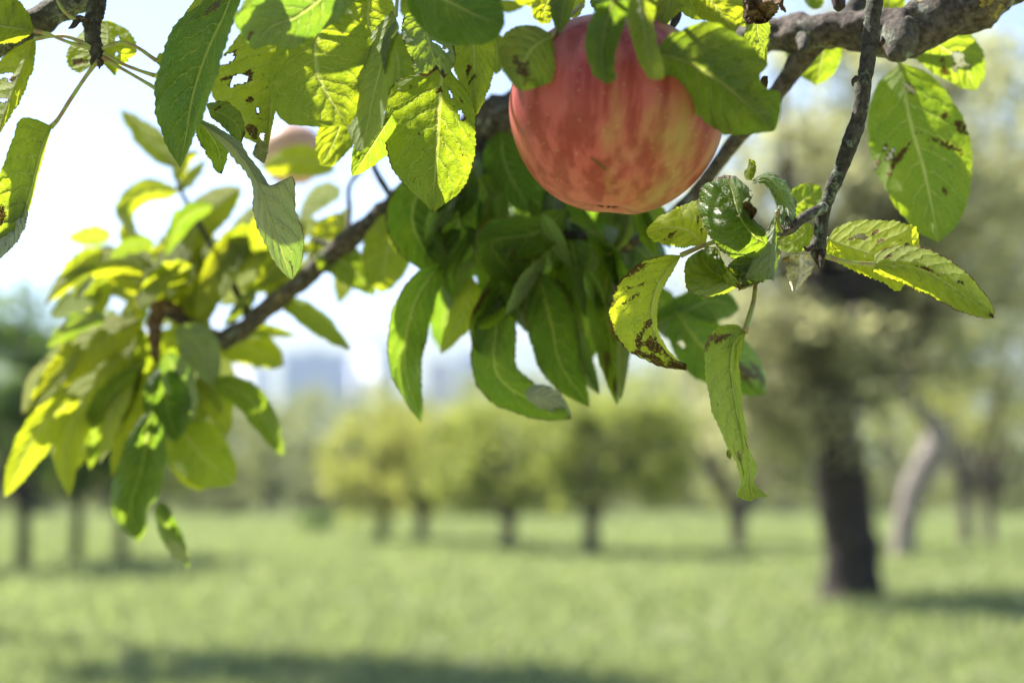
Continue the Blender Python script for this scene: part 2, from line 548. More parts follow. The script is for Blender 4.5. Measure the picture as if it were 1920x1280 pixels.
# ------------------------------------------------------------------ the apple
def make_apple(c, rad, zs, tilt, name, label, scar=True, k=96):
    e = empty(name, c, label, "apple")
    e.rotation_euler = tilt
    nphi = 72
    verts, faces, wear = [], [], []
    for i in range(nphi + 1):
        ph = math.pi * i / nphi
        for j in range(k):
            th = 2 * math.pi * j / k
            x = math.sin(ph)
            y = math.cos(ph)
            x *= 1 + .035 * y
            y *= zs
            if ph < math.pi / 2:
                y -= .34 * math.exp(-(x / .22) ** 2)
            else:
                y += .16 * math.exp(-(x / .2) ** 2)
                y += .02 * math.cos(5 * th) * x * max(0, -math.cos(ph)) ** 3
            x *= 1 + .012 * math.cos(2 * th + .5) + .010 * math.cos(3 * th)
            p = Vector((x * math.cos(th), x * math.sin(th), y)) * rad
            p *= 1 + .018 * noise.noise(p * 28 + Vector((3, 1, 2)))
            s = 0
            if scar:
                # a short healed crack low on the side facing the camera, a rubbed spot, fly specks
                q = (p.x / rad, p.z / rad)
                if p.y < 0:
                    t = ((q[0] + .34) * .86 + (q[1] + .52) * -.51)
                    dd = abs((q[0] + .34) * .51 + (q[1] + .52) * .86)
                    if -.02 < t < .20:
                        s = max(s, 1.2 - dd / (.012 + .02 * abs(noise.noise(p * 300)) + .014 * max(0, t)) - max(0, .08 - t) * 4)
                    s = max(s, .95 - math.hypot(q[0] + .09, q[1] + .80) / .035)
                    s = max(s, .8 - math.hypot((q[0] + .62) * 1.6, (q[1] + .22) * .8) / .05)
                p *= 1 - .012 * max(0, min(1, s))
            verts.append(p)
            wear.append((max(0, min(1, s)), 0, 0, 1))
    for i in range(nphi):
        for j in range(k):
            a, b = i * k + j, i * k + (j + 1) % k
            faces.append((a, a + k, b + k, b))
    me = bpy.data.meshes.new("flesh")
    me.from_pydata([tuple(v) for v in verts], [], faces)
    me.polygons.foreach_set("use_smooth", [True] * len(me.polygons))
    a = me.color_attributes.new("wear", 'FLOAT_COLOR', 'POINT')
    a.data.foreach_set("color", np.array(wear, dtype=np.float32).ravel())
    me.materials.append(M_APPLE if scar else M_APPLE_PALE)
    o = bpy.data.objects.new("flesh", me)
    COL.objects.link(o)
    o.parent = e

    def local(name, vf, m):
        me = bpy.data.meshes.new(name)
        me.from_pydata([tuple(v) for v in vf[0]], [], vf[1])
        me.polygons.foreach_set("use_smooth", [True] * len(me.polygons))
        me.materials.append(m)
        q = bpy.data.objects.new(name, me)
        COL.objects.link(q)
        q.parent = e
    local("stalk", tube_data([Vector((0, 0, zs - .36)) * rad, Vector((.03, 0, zs - .1)) * rad, Vector((.08, .03, zs + .12)) * rad],
                             [.05 * rad, .038 * rad, .06 * rad], n=14, k=10, rough=.1, freq=200), M_TWIG)
    sep = []
    for j in range(5):
        a = 2 * math.pi * j / 5
        d = Vector((math.cos(a), math.sin(a), 0))
        b = Vector((0, 0, -zs + .14)) * rad
        sep.append(tube_data([b + d * .05 * rad, b + d * .11 * rad + Vector((0, 0, -.02 * rad)), b + d * .05 * rad + Vector((0, 0, -.06 * rad))],
                             [.02 * rad, .025 * rad, .006 * rad], n=8, k=6))
    local("calyx", merge(sep), M_BUD)
    return e


ZA = .525
apple = make_apple(at(1153, 216, ZA), 199 * ZA / F, .95, (R(6), R(4), R(8)), "apple",
                   "large red and yellow streaked apple hanging under the leaves at the top")
make_apple(at(548, 290, 1.02), 62 * 1.02 / F, .93, (R(4), R(-6), R(60)), "apple",
           "small blurred pinkish apple half hidden behind leaves, left of the big apple", scar=False, k=48)

# ------------------------------------------------------------------ the thick limb (upper right, behind the apple, down to the left)
limb = empty("apple_limb", at(1680, 75, .63), "thick grey lichen covered limb running behind the big apple to the lower left", "branch")
main = [(2500, -420, .60, 57.0), (2150, -200, .605, 51.5), (1870, -22, .61, 46.0), (1765, 36, .615, 43.2), (1685, 62, .62, 45.1), (1600, 58, .63, 36.8),
        (1530, 60, .64, 35.0), (1440, 66, .66, 33.1), (1300, 110, .69, 35.0), (1150, 160, .71, 38.6), (1030, 195, .73, 42.3), (930, 222, .74, 42.3),
        (830, 305, .765, 27.6), (735, 383, .78, 19.3), (650, 455, .785, 18.4), (560, 532, .80, 17.5), (470, 603, .812, 17.5), (415, 642, .82, 18.4)]
v, f = ptube(main, n=260, k=32, rough=.42, freq=95)
link("bark", v, f, M_LIMB, limb)
v, f = ptube([(1690, 62, .612, 36), (1686, 88, .606, 30), (1677, 104, .603, 17), (1674, 108, .602, 8)], n=20, k=18, rough=.3, freq=110)
link("knot", v, f, M_LICHEN, limb)
v, f = ptube([(1545, 70, .645, 20), (1500, 112, .65, 21), (1468, 160, .655, 17), (1425, 215, .66, 15), (1380, 262, .67, 14), (1340, 315, .68, 13),
              (1290, 380, .69, 14), (1230, 430, .70, 12), (1160, 470, .70, 9)], n=90, k=16, rough=.22, freq=90)
link("side_branch", v, f, M_LIMB, limb)
v, f = ptube([(1620, 60, .64, 18), (1590, 30, .66, 17), (1640, -20, .68, 17), (1700, -70, .69, 18)], n=30, k=14, rough=.2, freq=90)
link("side_branch", v, f, M_TWIG, limb)
v, f = ptube([(1505, 72, .628, 12), (1506, 84, .618, 10), (1502, 96, .612, 5)], n=14, k=12, rough=.35, freq=160)
link("bud", v, f, M_LICHEN, limb)
v, f = ptube([(1568, -30, .60, 10), (1572, 0, .597, 12), (1573, 14, .595, 11), (1574, 20, .594, 3)], n=14, k=12, rough=.4, freq=200)
link("bud", v, f, M_BUD, limb)
# twigs of the limb's lower left run
for px in ([(560, 532, .80, 10), (600, 480, .80, 9), (640, 470, .79, 8), (590, 450, .80, 5)],
           [(650, 455, .785, 7), (655, 400, .80, 5), (657, 345, .80, 4), (700, 300, .79, 3)],
           [(740, 380, .78, 7), (700, 310, .77, 5), (720, 290, .77, 4)],
           [(470, 603, .812, 9), (450, 560, .815, 7), (390, 450, .83, 5), (345, 370, .84, 4), (330, 335, .84, 3)]):
    v, f = ptube(px, n=40, k=8, rough=.2, freq=150)
    link("twig", v, f, M_TWIG, limb)

# leaves on the thick limb, upper right
pleaf(limb, [(1690, 118), (1705, 220), (1735, 330), (1760, 455)], 190, (.635, .655), l=.52, r=.46, kind=1, top=False, yel=.22, brown=.25, dl=.006, dr=.008,
      holes=[(.16, -.18, .05, .14), (.52, .92, .035, .24), (.50, .66, .02, .2)], spots=[(.48, -.5, .03, .6), (.42, -.9, .06, .3), (.52, .5, .03, .6), (.72, -.4, .03, .1)],
      stalk=[(1675, 102, .62), (1684, 112, .63), (1690, 128, .635)], res=.6, label="long drooping green leaf with a torn brown band")
pleaf(limb, [(1700, 55), (1760, 85), (1805, 120), (1830, 170)], 105, (.63, .67), kind=1, top=False, yel=.28, brown=.3, dl=.004, dr=.012,
      holes=[(.62, -.05, .15, .22), (.66, .35, .05, .15)], spots=[(.62, .7, .1, .4)], res=.6)
pleaf(limb, [(1545, 40), (1545, 85), (1530, 160)], 105, (.67, .685), l=.35, r=.7, kind=1, top=False, yel=.3, dl=.01, res=.6)
pleaf(limb, [(1640, 20), (1665, 15), (1672, -40)], 60, .70, kind=1, top=False, yel=.4, res=.6)
pleaf(limb, [(1540, 15), (1530, -5), (1540, -60)], 50, .66, kind=1, top=False, yel=.3, res=.6)

# ------------------------------------------------------------------ the hanging twig with the sharp leaf cluster
tw = empty("hanging_twig", at(1640, -40, .565), "thin dark twig hanging straight down with a cluster of sharp insect bitten leaves", "branch")
v, f = ptube([(2330, -350, .60, 26), (1950, -430, .595, 22), (1740, -330, .585, 18), (1672, -180, .576, 17), (1648, -60, .57, 16), (1641, 0, .565, 15.5), (1632, 70, .562, 15), (1622, 150, .56, 14.5), (1612, 215, .56, 14),
              (1596, 262, .56, 15.5), (1574, 322, .56, 13.5), (1553, 372, .56, 12), (1543, 405, .56, 11.5), (1538, 440, .56, 13), (1531, 468, .56, 14),
              (1533, 484, .56, 8), (1536, 502, .56, 1.5)], n=240, k=24, rough=.24, freq=190, rings=.03)
link("bark", v, f, M_TWIG, tw)
v, f = ptube([(1549, 386, .56, 11), (1528, 397, .557, 10.5), (1502, 412, .554, 9.5), (1482, 430, .552, 10), (1466, 438, .55, 6), (1455, 440, .549, 2)],
             n=50, k=16, rough=.28, freq=210, rings=.04)
link("spur", v, f, M_LICHEN, tw)
for px in ([(1538, 470, .558, 6), (1541, 486, .556, 6), (1538, 503, .554, 1)], [(1525, 462, .556, 6), (1513, 468, .552, 4), (1507, 462, .551, 1)],
           [(1652, 84, .558, 5), (1655, 78, .556, 5), (1654, 68, .556, 1)], [(1606, 148, .556, 6), (1600, 152, .555, 4), (1599, 162, .555, 1)],
           [(1486, 425, .55, 6), (1478, 414, .549, 5), (1476, 404, .549, 1)]):
    v, f = ptube(px, n=14, k=10, rough=.3, freq=300)
    link("bud", v, f, M_BUD, tw)

# big crumpled, bitten leaf: upper side to the camera
leaf(tw, [(1436, 462), (1415, 484), (1378, 486), (1345, 462), (1322, 430), (1311, 392), (1312, 356), (1330, 338)],
     [(1438, 458), (1412, 440), (1392, 415), (1380, 385), (1372, 355), (1358, 328)],
     [(1440, 452), (1432, 430), (1416, 412), (1404, 392), (1410, 362), (1380, 330)], (.536, .538, .566), dl=.014, dr=-.004, bow=-.006, top=True, yel=.12, brown=.1,
     holes=[(.62, .62, .05, .4)], spots=[(.45, .8, .05, .25), (.93, .2, .05, .2)], edge=.035, wave=1.6, pucker=1.7, teeth=26,
     stalk=[(1480, 436, .552), (1462, 448, .55), (1438, 458, .548)], label="crumpled dark green leaf with a bite through it")
# the torn lobe arching to the right
leaf(tw, [(1412, 336), (1438, 324), (1470, 336), (1490, 372), (1492, 410), (1480, 428)],
     [(1411, 340), (1436, 333), (1458, 350), (1472, 380), (1478, 410), (1472, 430)],
     [(1410, 345), (1432, 346), (1446, 362), (1458, 390), (1462, 412), (1466, 430)], (.568, .565, .538), dl=.014, dr=-.004, top=True, yel=.12, pale=.25, brown=.1,
     edge=.12, wave=1.5, pucker=1.5, tooth=2.6, label="torn leaf lobe arching over a bite hole")
# brown curled scrap in the middle of the bite
leaf(tw, [(1392, 382), (1398, 378), (1412, 384), (1420, 395), (1414, 408)], [(1393, 392), (1402, 394), (1410, 398), (1412, 404), (1410, 412)],
     [(1394, 402), (1400, 406), (1404, 408), (1406, 412), (1404, 414)], .533, dl=-.004, dr=.002, brown=3, edge=.5, wave=2, pucker=3, name="leaf_scrap", label="reddish brown dried scrap of leaf")
# yellow spotted leaf behind it
leaf(tw, [(1322, 465), (1330, 420), (1318, 380), (1285, 383), (1245, 402), (1218, 422), (1211, 436)],
     [(1322, 465), (1300, 440), (1275, 428), (1245, 428), (1211, 436)],
     [(1322, 465), (1300, 462), (1278, 466), (1250, 458), (1225, 452), (1211, 436)], (.565, .57), dl=.006, dr=.004, top=False, yel=.85, brown=.5,
     spots=[(.58, .45, .07, .42), (.35, -.5, .05, .12), (.3, .2, .03, .1), (.2, -.4, .08, .1)], stalk=[(1345, 470, .56), (1322, 465, .565)], tooth=3)
# banana-curved folded leaf
leaf(tw, [(1276, 478), (1240, 479), (1192, 498), (1156, 535), (1143, 575), (1150, 625), (1182, 660), (1230, 684), (1262, 692), (1287, 694)],
     [(1276, 479), (1252, 506), (1230, 548), (1223, 600), (1236, 642), (1262, 674), (1287, 685)],
     [(1277, 480), (1262, 508), (1240, 548), (1232, 600), (1243, 640), (1268, 672), (1288, 683)], (.556, .55, .556), dl=(0, -.012, -.02, -.012, 0), dr=.012, top=False, yel=.72,
     brown=.6, edge=.10, spots=[(.33, -.55, .05, .3), (.42, -.6, .04, .2), (.8, -.5, .12, .9), (.92, -.3, .12, 1.2), (.66, -.5, .05, .8), (.25, -.9, .08, .2)], tooth=3, wave=1.4,
     stalk=[(1462, 452, .552), (1400, 440, .556), (1345, 452, .557), (1308, 465, .557), (1276, 479, .556)], sw=4.2, label="banana curved yellow leaf with blackened tip")
# small curled leaf below the crumpled one
leaf(tw, [(1395, 520), (1372, 545), (1330, 557), (1296, 548), (1282, 518), (1288, 488), (1310, 470)],
     [(1395, 518), (1365, 520), (1340, 512), (1322, 492), (1312, 470)],
     [(1395, 516), (1378, 508), (1362, 498), (1348, 478), (1330, 465), (1314, 468)], (.552, .545, .556), dl=.014, dr=-.004, bow=-.008, top=True, yel=.3, brown=.1, wave=1.6, pucker=2,
     edge=.05, stalk=[(1462, 452, .552), (1430, 490, .555), (1395, 518, .552)])
leaf(tw, [(1336, 462), (1345, 500), (1362, 530), (1388, 542)], [(1341, 462), (1352, 496), (1368, 520), (1390, 540)], [(1348, 468), (1358, 494), (1372, 512), (1392, 535)],
     .541, dl=.006, dr=-.008, top=False, yel=.45, edge=.2, pucker=1.5, name="leaf_fold")
# pale grey-green folded leaf
leaf(tw, [(1456, 398), (1432, 440), (1408, 478), (1390, 500), (1380, 528), (1408, 526), (1448, 524)],
     [(1457, 396), (1452, 432), (1447, 470), (1445, 500), (1449, 526)],
     [(1458, 394), (1463, 432), (1463, 470), (1457, 502), (1450, 528)], (.545, .54), dl=(0, .006, .012, .012, .004), dr=.022, top=False, yel=.05, pale=.42, brown=.05, wave=1.4, pucker=1.4,
     stalk=[(1466, 438, .55), (1460, 420, .547), (1457, 396, .545)])
leaf(tw, [(1415, 470), (1385, 482), (1365, 500), (1382, 528), (1420, 530)], [(1440, 500), (1420, 505), (1402, 512), (1385, 540)], [(1448, 520), (1430, 528), (1405, 538), (1384, 545)],
     .548, dl=.01, dr=.004, top=True, yel=.15, pale=.2, edge=.1, pucker=2)
# small dried pale leaf
leaf(tw, [(1482, 478), (1474, 500), (1478, 524), (1487, 547)], [(1498, 477), (1502, 500), (1498, 524), (1489, 548)], [(1520, 478), (1529, 494), (1516, 519), (1492, 548)],
     (.552, .545), dl=.012, dr=.01, top=False, tilt=-.9, yel=.3, pale=.9, brown=.4, pucker=2, edge=.1, mat=M_TAN, stalk=[(1470, 488, .556), (1484, 482, .554), (1496, 479, .552)], label="small shrivelled pale dry leaf")
# long folded leaf hanging lowest
leaf(tw, [(1396, 620), (1380, 608), (1350, 612), (1325, 640), (1321, 690), (1333, 765), (1360, 830), (1381, 872), (1386, 905), (1381, 928), (1402, 939), (1412, 938)],
     [(1397, 622), (1376, 645), (1371, 690), (1380, 760), (1394, 830), (1405, 880), (1408, 915), (1414, 934)],
     [(1398, 624), (1392, 655), (1388, 700), (1394, 765), (1406, 835), (1419, 876), (1414, 905), (1441, 930)], (.56, .55, .55, .545), dl=(.014, .028, .028, .016, .006), dr=-.016, top=True, tilt=.75, yel=.34, pale=.12, brown=.35,
     spots=[(.14, -.6, .05, .35), (.2, -.95, .08, .2), (.72, -.4, .06, .4), (.68, .5, .04, .3)], wave=2, pucker=2.4, tooth=2.5, teeth=30,
     stalk=[(1462, 470, .556), (1436, 490, .56), (1419, 520, .563), (1413, 565, .562), (1397, 622, .56)], sw=4.6, label="long folded leaf hanging lowest, hooked at its tip")
leaf(tw, [(1364, 842), (1362, 852), (1368, 861)], [(1366, 842), (1366, 852), (1369, 861)], [(1370, 844), (1371, 853), (1371, 860)], .552, pale=.3, brown=.4, name="leaf_scrap")
# the tiny upright leaf tip
leaf(tw, [(1400, 338), (1394, 326), (1402, 312), (1404, 298)], [(1404, 338), (1405, 322), (1408, 310), (1405, 298)], [(1410, 338), (1418, 322), (1417, 304), (1406, 298)], .558, dl=.004, top=False, yel=.6)
# two bright leaves to the right
leaf(tw, [(1552, 448), (1572, 424), (1622, 412), (1682, 416), (1716, 426), (1723, 462), (1714, 500)], [(1552, 448), (1590, 462), (1640, 478), (1685, 492), (1712, 502)],
     [(1552, 448), (1553, 480), (1590, 502), (1640, 522), (1682, 543), (1700, 525), (1713, 503)], (.565, .575), dl=.012, dr=.002, top=False, yel=.85, brown=.45,
     holes=[(.34, -.42, .09, .13)], spots=[(.44, -.62, .035, .16), (.52, -.4, .05, .12), (.25, -.3, .05, .08), (.75, -.6, .04, .1)], stalk=[(1540, 462, .562), (1552, 448, .565)], tooth=3)
leaf(tw, [(1640, 494), (1642, 474), (1690, 460), (1742, 468), (1800, 500), (1840, 540), (1861, 574), (1864, 594)], [(1640, 496), (1690, 497), (1740, 510), (1790, 540), (1830, 570), (1864, 595)],
     [(1640, 498), (1636, 508), (1662, 521), (1702, 536), (1750, 560), (1800, 583), (1840, 596), (1864, 596)], (.553, .548), dl=.014, dr=.008, bow=-.003, top=False, yel=.62, brown=.5,
     edge=.04, spots=[(.12, -.5, .05, .25), (.5, -.25, .05, .12), (.42, -.12, .15, .08), (.65, -.4, .04, .1), (.97, 0, .04, .8)], tooth=2.6,
     stalk=[(1546, 480, .556), (1580, 490, .555), (1612, 494, .554), (1640, 496, .553)], sw=4)
# leaf behind, green, near the spur
pleaf(tw, [(1468, 400), (1500, 380), (1540, 350)], 60, (.60, .63), kind=1, top=False, yel=.3, res=.6)
pleaf(tw, [(1520, 420), (1500, 445), (1460, 465)], 50, (.60, .61), kind=1, top=False, yel=.5, res=.6)

# ------------------------------------------------------------------ spur with leaves in the upper left corner
sp = empty("leafy_spur", at(180, 0, .6), "dark spur with thin stalked leaves below a lichen branch in the upper left corner", "branch")
v, f = ptube([(-900, 330, .66, 36), (-500, 290, .64, 33), (-260, 210, .62, 30), (-60, 112, .61, 27), (20, 68, .605, 26), (80, 34, .60, 25), (140, 4, .60, 24), (210, -40, .60, 24), (330, -130, .61, 26)], n=190, k=22, rough=.32, freq=130)
link("bark", v, f, M_LICHEN, sp)
v, f = ptube([(190, -25, .592, 16), (182, 10, .588, 15), (172, 45, .586, 16), (177, 80, .585, 14), (184, 105, .585, 13), (188, 124, .585, 6)], n=60, k=18, rough=.28, freq=210, rings=.05)
link("twig", v, f, M_TWIG, sp)
for px in ([(165, 40, .582, 7), (148, 36, .58, 7), (138, 48, .578, 5), (128, 54, .577, 1)], [(176, 108, .58, 5), (172, 116, .579, 4), (171, 123, .579, 1)], [(188, 118, .582, 6), (186, 130, .581, 1)]):
    v, f = ptube(px, n=14, k=10, rough=.3, freq=300)
    link("bud", v, f, M_BUD, sp)
ST = lambda *p: [(a, b, .583) for a, b in p]
leaf(sp, [(64, 56), (48, 15), (10, -12), (-60, -20)], [(64, 58), (20, 52), (-20, 45), (-70, 30)], [(64, 60), (40, 75), (0, 82), (-60, 60)], (.583, .575), dl=.008, dr=.012, top=False, yel=.6,
     stalk=ST((176, 92), (130, 80), (95, 66), (64, 58)))
leaf(sp, [(66, 72), (30, 88), (0, 112), (-40, 170), (-30, 260)], [(66, 73), (48, 110), (28, 160), (8, 215), (-10, 275)], [(67, 74), (66, 110), (52, 160), (28, 205), (4, 245), (-10, 275)], (.585, .575), dl=.012, dr=.008,
     top=False, yel=.75, brown=.3, holes=[(.42, -.45, .05, .3), (.5, -.5, .03, .25), (.62, -.25, .05, .18)], spots=[(.4, -.2, .05, .3)],
     stalk=ST((172, 88), (130, 70), (100, 68), (66, 73)))
leaf(sp, [(185, 112), (150, 138), (128, 125), (125, 95), (150, 65), (190, 38)], [(186, 110), (200, 85), (202, 62), (198, 40)], [(187, 112), (215, 142), (220, 132), (255, 100), (245, 62), (205, 38)], (.594, .61), dl=.01, dr=.01,
     top=False, yel=.65, brown=.3, spots=[(.35, -.7, .06, .2)], holes=[(.62, .3, .08, .12), (.4, .5, .05, .06)], tooth=3.2)
leaf(sp, [(96, 236), (62, 222), (36, 228), (12, 290), (-20, 380), (-40, 470)], [(96, 238), (80, 275), (68, 320), (52, 380), (30, 440), (0, 480)], [(97, 240), (84, 285), (71, 330), (56, 390), (36, 445), (2, 482)],
     (.58, .565), dl=(-.0, -.01, -.014, -.004), dr=.014, top=False, yel=.42, brown=.2, spots=[(.75, -.6, .12, .25)], stalk=ST((184, 112), (160, 145), (130, 190), (110, 222), (96, 238)), sw=4)
pleaf(sp, [(40, 370), (22, 425), (-10, 490)], 60, (.568, .56), top=False, yel=.1, pale=.9, brown=.4, l=.4, r=.6)
leaf(sp, [(292, 112), (300, 100), (330, 96), (360, 110)], [(293, 114), (320, 112), (350, 118)], [(293, 118), (315, 135), (345, 130)], .60, top=False, yel=.6, brown=.4, stalk=ST((192, 92), (225, 80), (255, 88), (293, 114)))
leaf(sp, [(288, 140), (310, 125), (350, 130)], [(290, 142), (320, 145), (355, 150)], [(289, 145), (315, 165), (350, 160)], .60, top=False, yel=.6, stalk=ST((194, 100), (225, 118), (260, 132), (290, 142)))
leaf(sp, [(292, 166), (320, 150), (360, 150)], [(295, 168), (320, 170), (355, 180)], [(292, 170), (315, 190), (350, 195)], .60, top=False, yel=.4, stalk=ST((192, 108), (230, 130), (265, 150), (295, 168)))
v, f = ptube([(100, -30, .58, 3), (112, 10, .578, 3.4), (135, 34, .578, 4), (150, 38, .58, 4)], n=24, k=8)
link("old_stalk", v, f, M_STALK, sp)

# ------------------------------------------------------------------ spray of leaves, top centre
es = empty("leafy_shoot", at(640, -60, .56), "leafy shoot of large sunlit leaves hanging left of the big apple", "branch")
v, f = ptube([(300, -150, .57, 3), (420, -105, .565, 6), (560, -70, .56, 9), (700, -50, .555, 8), (840, -40, .55, 8), (930, -70, .56, 9), (1060, -130, .60, 12), (1400, -280, .62, 15), (1900, -450, .615, 18), (2450, -400, .60, 24)], n=190, k=14, rough=.2, freq=170)
link("bark", v, f, M_TWIG, es)
# dark folded leaf, left
leaf(es, [(420, -40), (370, 10), (326, 45), (305, 100), (290, 160), (293, 220), (312, 272), (336, 312)], [(445, -40), (420, 30), (388, 100), (362, 180), (350, 250), (337, 313)],
     [(470, -40), (445, 20), (422, 90), (400, 160), (378, 230), (338, 314)], (.545, .535, .54), dl=.006, dr=-.022, top=True, tilt=-.1, yel=.05, brown=.25, tooth=3, spots=[(.2, -.55, .08, .3)], stalk=[(560, -70, .56), (500, -60, .55), (445, -40, .545)])
# a bright piece of leaf seen beyond its upper edge
pleaf(es, [(440, -30), (390, 25), (345, 70)], 75, (.555, .56), kind=1, top=False, yel=.7, brown=.5, spots=[(.7, .1, .1, .4), (.4, -.3, .05, .2)])
# bright bitten leaf
leaf(es, [(470, 40), (425, 95), (402, 140), (397, 175), (420, 215), (455, 255), (482, 270), (499, 292)], [(540, 60), (525, 120), (512, 180), (505, 240), (500, 292)],
     [(560, 60), (545, 120), (520, 200), (508, 250), (501, 293)], (.57, .575), dl=.012, dr=.008, top=False, yel=.68, brown=.3,
     holes=[(.28, -.98, .06, .18), (.42, -.62, .08, .10), (.84, -.3, .08, .16), (.62, -.25, .05, .06)], spots=[(.36, -.5, .10, .12), (.55, -.4, .05, .1), (.8, -.55, .10, .3), (.4, -.8, .04, .08)], stalk=[(560, -70, .56), (550, 0, .565), (540, 60, .57)])
# pale underside leaf, near
leaf(es, [(640, -60), (560, -40), (500, -20), (455, 20), (442, 45), (470, 90)], [(660, -50), (600, 0), (550, 35), (510, 50), (474, 92)], [(690, -40), (650, 20), (600, 62), (545, 90), (510, 84), (476, 94)],
     (.505, .50), dl=-.016, dr=.010, top=False, tilt=.1, yel=.05, pale=.25, wave=1.6, spots=[(.9, -.6, .05, .3)])
pleaf(es, [(520, -10), (485, 15), (455, 40), (450, 60)], 56, (.498, .495), top=True, pale=.9, brown=.1, yel=.1, wave=2, dl=.01)
# bright big leaf
leaf(es, [(600, 40), (545, 58), (510, 105), (504, 170), (528, 224), (560, 236), (610, 238), (650, 236)], [(612, 42), (592, 85), (596, 140), (622, 190), (652, 236)],
     [(640, 20), (690, 60), (702, 110), (690, 165), (672, 205), (654, 238)], (.53, .53), dl=.004, dr=.008, top=False, yel=.42, brown=.05, stalk=[(690, -50, .555), (660, 0, .53), (625, 30, .528), (612, 42, .53)], sw=3, teeth=16)
# smaller ones behind it
pleaf(es, [(700, -30), (690, 40), (720, 100)], 110, (.56, .565), kind=1, top=False, yel=.5, brown=.15, dl=.01)
pleaf(es, [(590, 180), (640, 215), (610, 300), (600, 310)], 80, (.60, .62), kind=1, top=False, yel=.5, res=.6)
# hanging curling leaf
leaf(es, [(735, 20), (700, 60), (672, 130), (655, 200), (652, 240), (668, 282)], [(742, 30), (722, 100), (700, 180), (688, 240), (672, 284)], [(744, 40), (744, 110), (728, 180), (718, 230), (700, 262), (676, 286)],
     (.53, .52, .53), dl=.014, dr=-.016, top=False, yel=.25, pale=.12, wave=1.8, stalk=[(745, -40, .553), (745, -5, .54), (742, 30, .53)])
pleaf(es, [(745, 40), (728, 85), (722, 140)], 26, (.515, .52), top=False, pale=.35, yel=.2, dl=.01)
pleaf(es, [(735, 215), (700, 270), (660, 330)], 66, (.56, .58), top=False, yel=.25, dl=.012, res=.6)
# the sharp hanging leaf
leaf(es, [(832, 128), (790, 138), (745, 150), (722, 195), (721, 250), (732, 310), (762, 350), (796, 382), (810, 398)], [(833, 90), (828, 150), (822, 220), (818, 300), (810, 398)],
     [(836, 128), (872, 165), (892, 205), (893, 260), (885, 320), (862, 360), (832, 384), (811, 398)], (.558, .562, .556), dl=(0, .01, .012, .008), dr=(0, .008, .014, .012), top=False, yel=.33, brown=.25, edge=.02,
     holes=[(.35, .55, .035, .18), (.26, .3, .03, .08)], spots=[(.52, -.35, .06, .05), (.28, .62, .03, .1), (.78, -.6, .02, .25), (.27, -.06, .04, .1), (.98, 0, .02, .8)], tooth=2.4, teeth=30,
     stalk=[(800, -45, .55), (815, 10, .555), (836, 60, .557), (833, 92, .558)], tilt=.15, label="large hanging leaf in sharp focus, seen from below")
# its torn curled shoulder
leaf(es, [(785, 22), (758, 30), (754, 70), (770, 110), (778, 135), (800, 145)], [(800, 20), (800, 60), (810, 100), (820, 130)], [(820, 30), (838, 60), (852, 90), (852, 120), (832, 148)], (.552, .55), dl=-.010, dr=.006, top=False, yel=.2, pale=.3,
     brown=.2, edge=.08, wave=2, holes=[(.55, .5, .06, .2)])
# bright one behind right
leaf(es, [(856, 60), (846, 110), (862, 160), (884, 212)], [(885, 40), (888, 100), (890, 160), (893, 214)], [(926, 70), (928, 110), (920, 160), (896, 214)], (.575, .585), dl=.005, dr=.01, top=False, yel=.66, brown=.3,
     spots=[(.5, -.3, .1, .2), (.62, -.2, .04, .4)])
# dark near leaf along the top edge
leaf(es, [(755, -40), (768, 20), (800, 62), (850, 82), (900, 82), (930, 72), (946, 48)], [(750, -60), (800, -20), (850, 8), (900, 32), (946, 46)], [(800, -90), (870, -70), (920, -30), (942, 10), (947, 44)],
     (.485, .475), dl=.006, dr=.004, top=True, tilt=.1, yel=.0, brown=.0, teeth=16)
# leaves behind filling the top
for M_, w_, z_, kw in (([(640, -40), (640, 10), (690, 60)], 120, .585, dict(yel=.45)), ([(760, -30), (800, 10), (860, 60)], 100, .60, dict(yel=.5)),
                       ([(700, 60), (745, 110), (740, 190)], 80, .62, dict(yel=.3)), ([(560, 40), (580, 120), (560, 200)], 110, .60, dict(yel=.5)),
                       ([(700, 80), (720, 160), (760, 210)], 70, .66, dict(yel=.55)), ([(620, -20), (560, 30), (520, 60)], 90, .60, dict(yel=.4)),
                       ([(960, -10), (985, -4), (1015, 2)], 30, .60, dict(yel=.7)), ([(930, 0), (950, 12), (985, 8)], 24, .62, dict(yel=.6))):
    pleaf(es, M_, w_, (z_ + .055, z_ + .07), kind=1, top=False, res=.6, **kw)
# grey-green narrow leaf, its torn sister and stalk
leaf(es, [(371, 226), (420, 276), (462, 328), (474, 352), (473, 395), (490, 445), (520, 498), (546, 526)], [(370, 225), (428, 266), (470, 318), (492, 368), (520, 448), (546, 526)],
     [(370, 224), (440, 258), (482, 312), (512, 352), (538, 334), (553, 336), (555, 395), (570, 438), (566, 490), (548, 526)], (.556, .548, .55), dl=.010, dr=.006, top=False, yel=.0, pale=.6, brown=.2,
     spots=[(.78, .55, .02, .3), (.96, .5, .03, .4)], edge=.02, stalk=[(440, -60, .56), (400, 100, .565), (365, 190, .56), (372, 226, .556)], tilt=-.7, tooth=3, label="narrow grey green leaf with a silvery underside")
leaf(es, [(372, 228), (366, 250), (385, 285), (405, 320), (414, 326)], [(374, 226), (395, 255), (410, 285), (415, 326)], [(378, 224), (410, 240), (432, 270), (425, 300), (416, 326)], (.56, .57), dl=-.008, dr=.008, top=False, yel=.2, brown=.4, edge=.08)
leaf(es, [(385, 195), (420, 190), (445, 205), (456, 225), (460, 250)], [(390, 205), (420, 215), (445, 235), (455, 262)], [(395, 220), (420, 240), (440, 262), (452, 272)], (.566, .56), dl=-.012, dr=.004, top=False, yel=.2, pale=.1, brown=.3, edge=.1,
     spots=[(.2, -.3, .1, .4)])
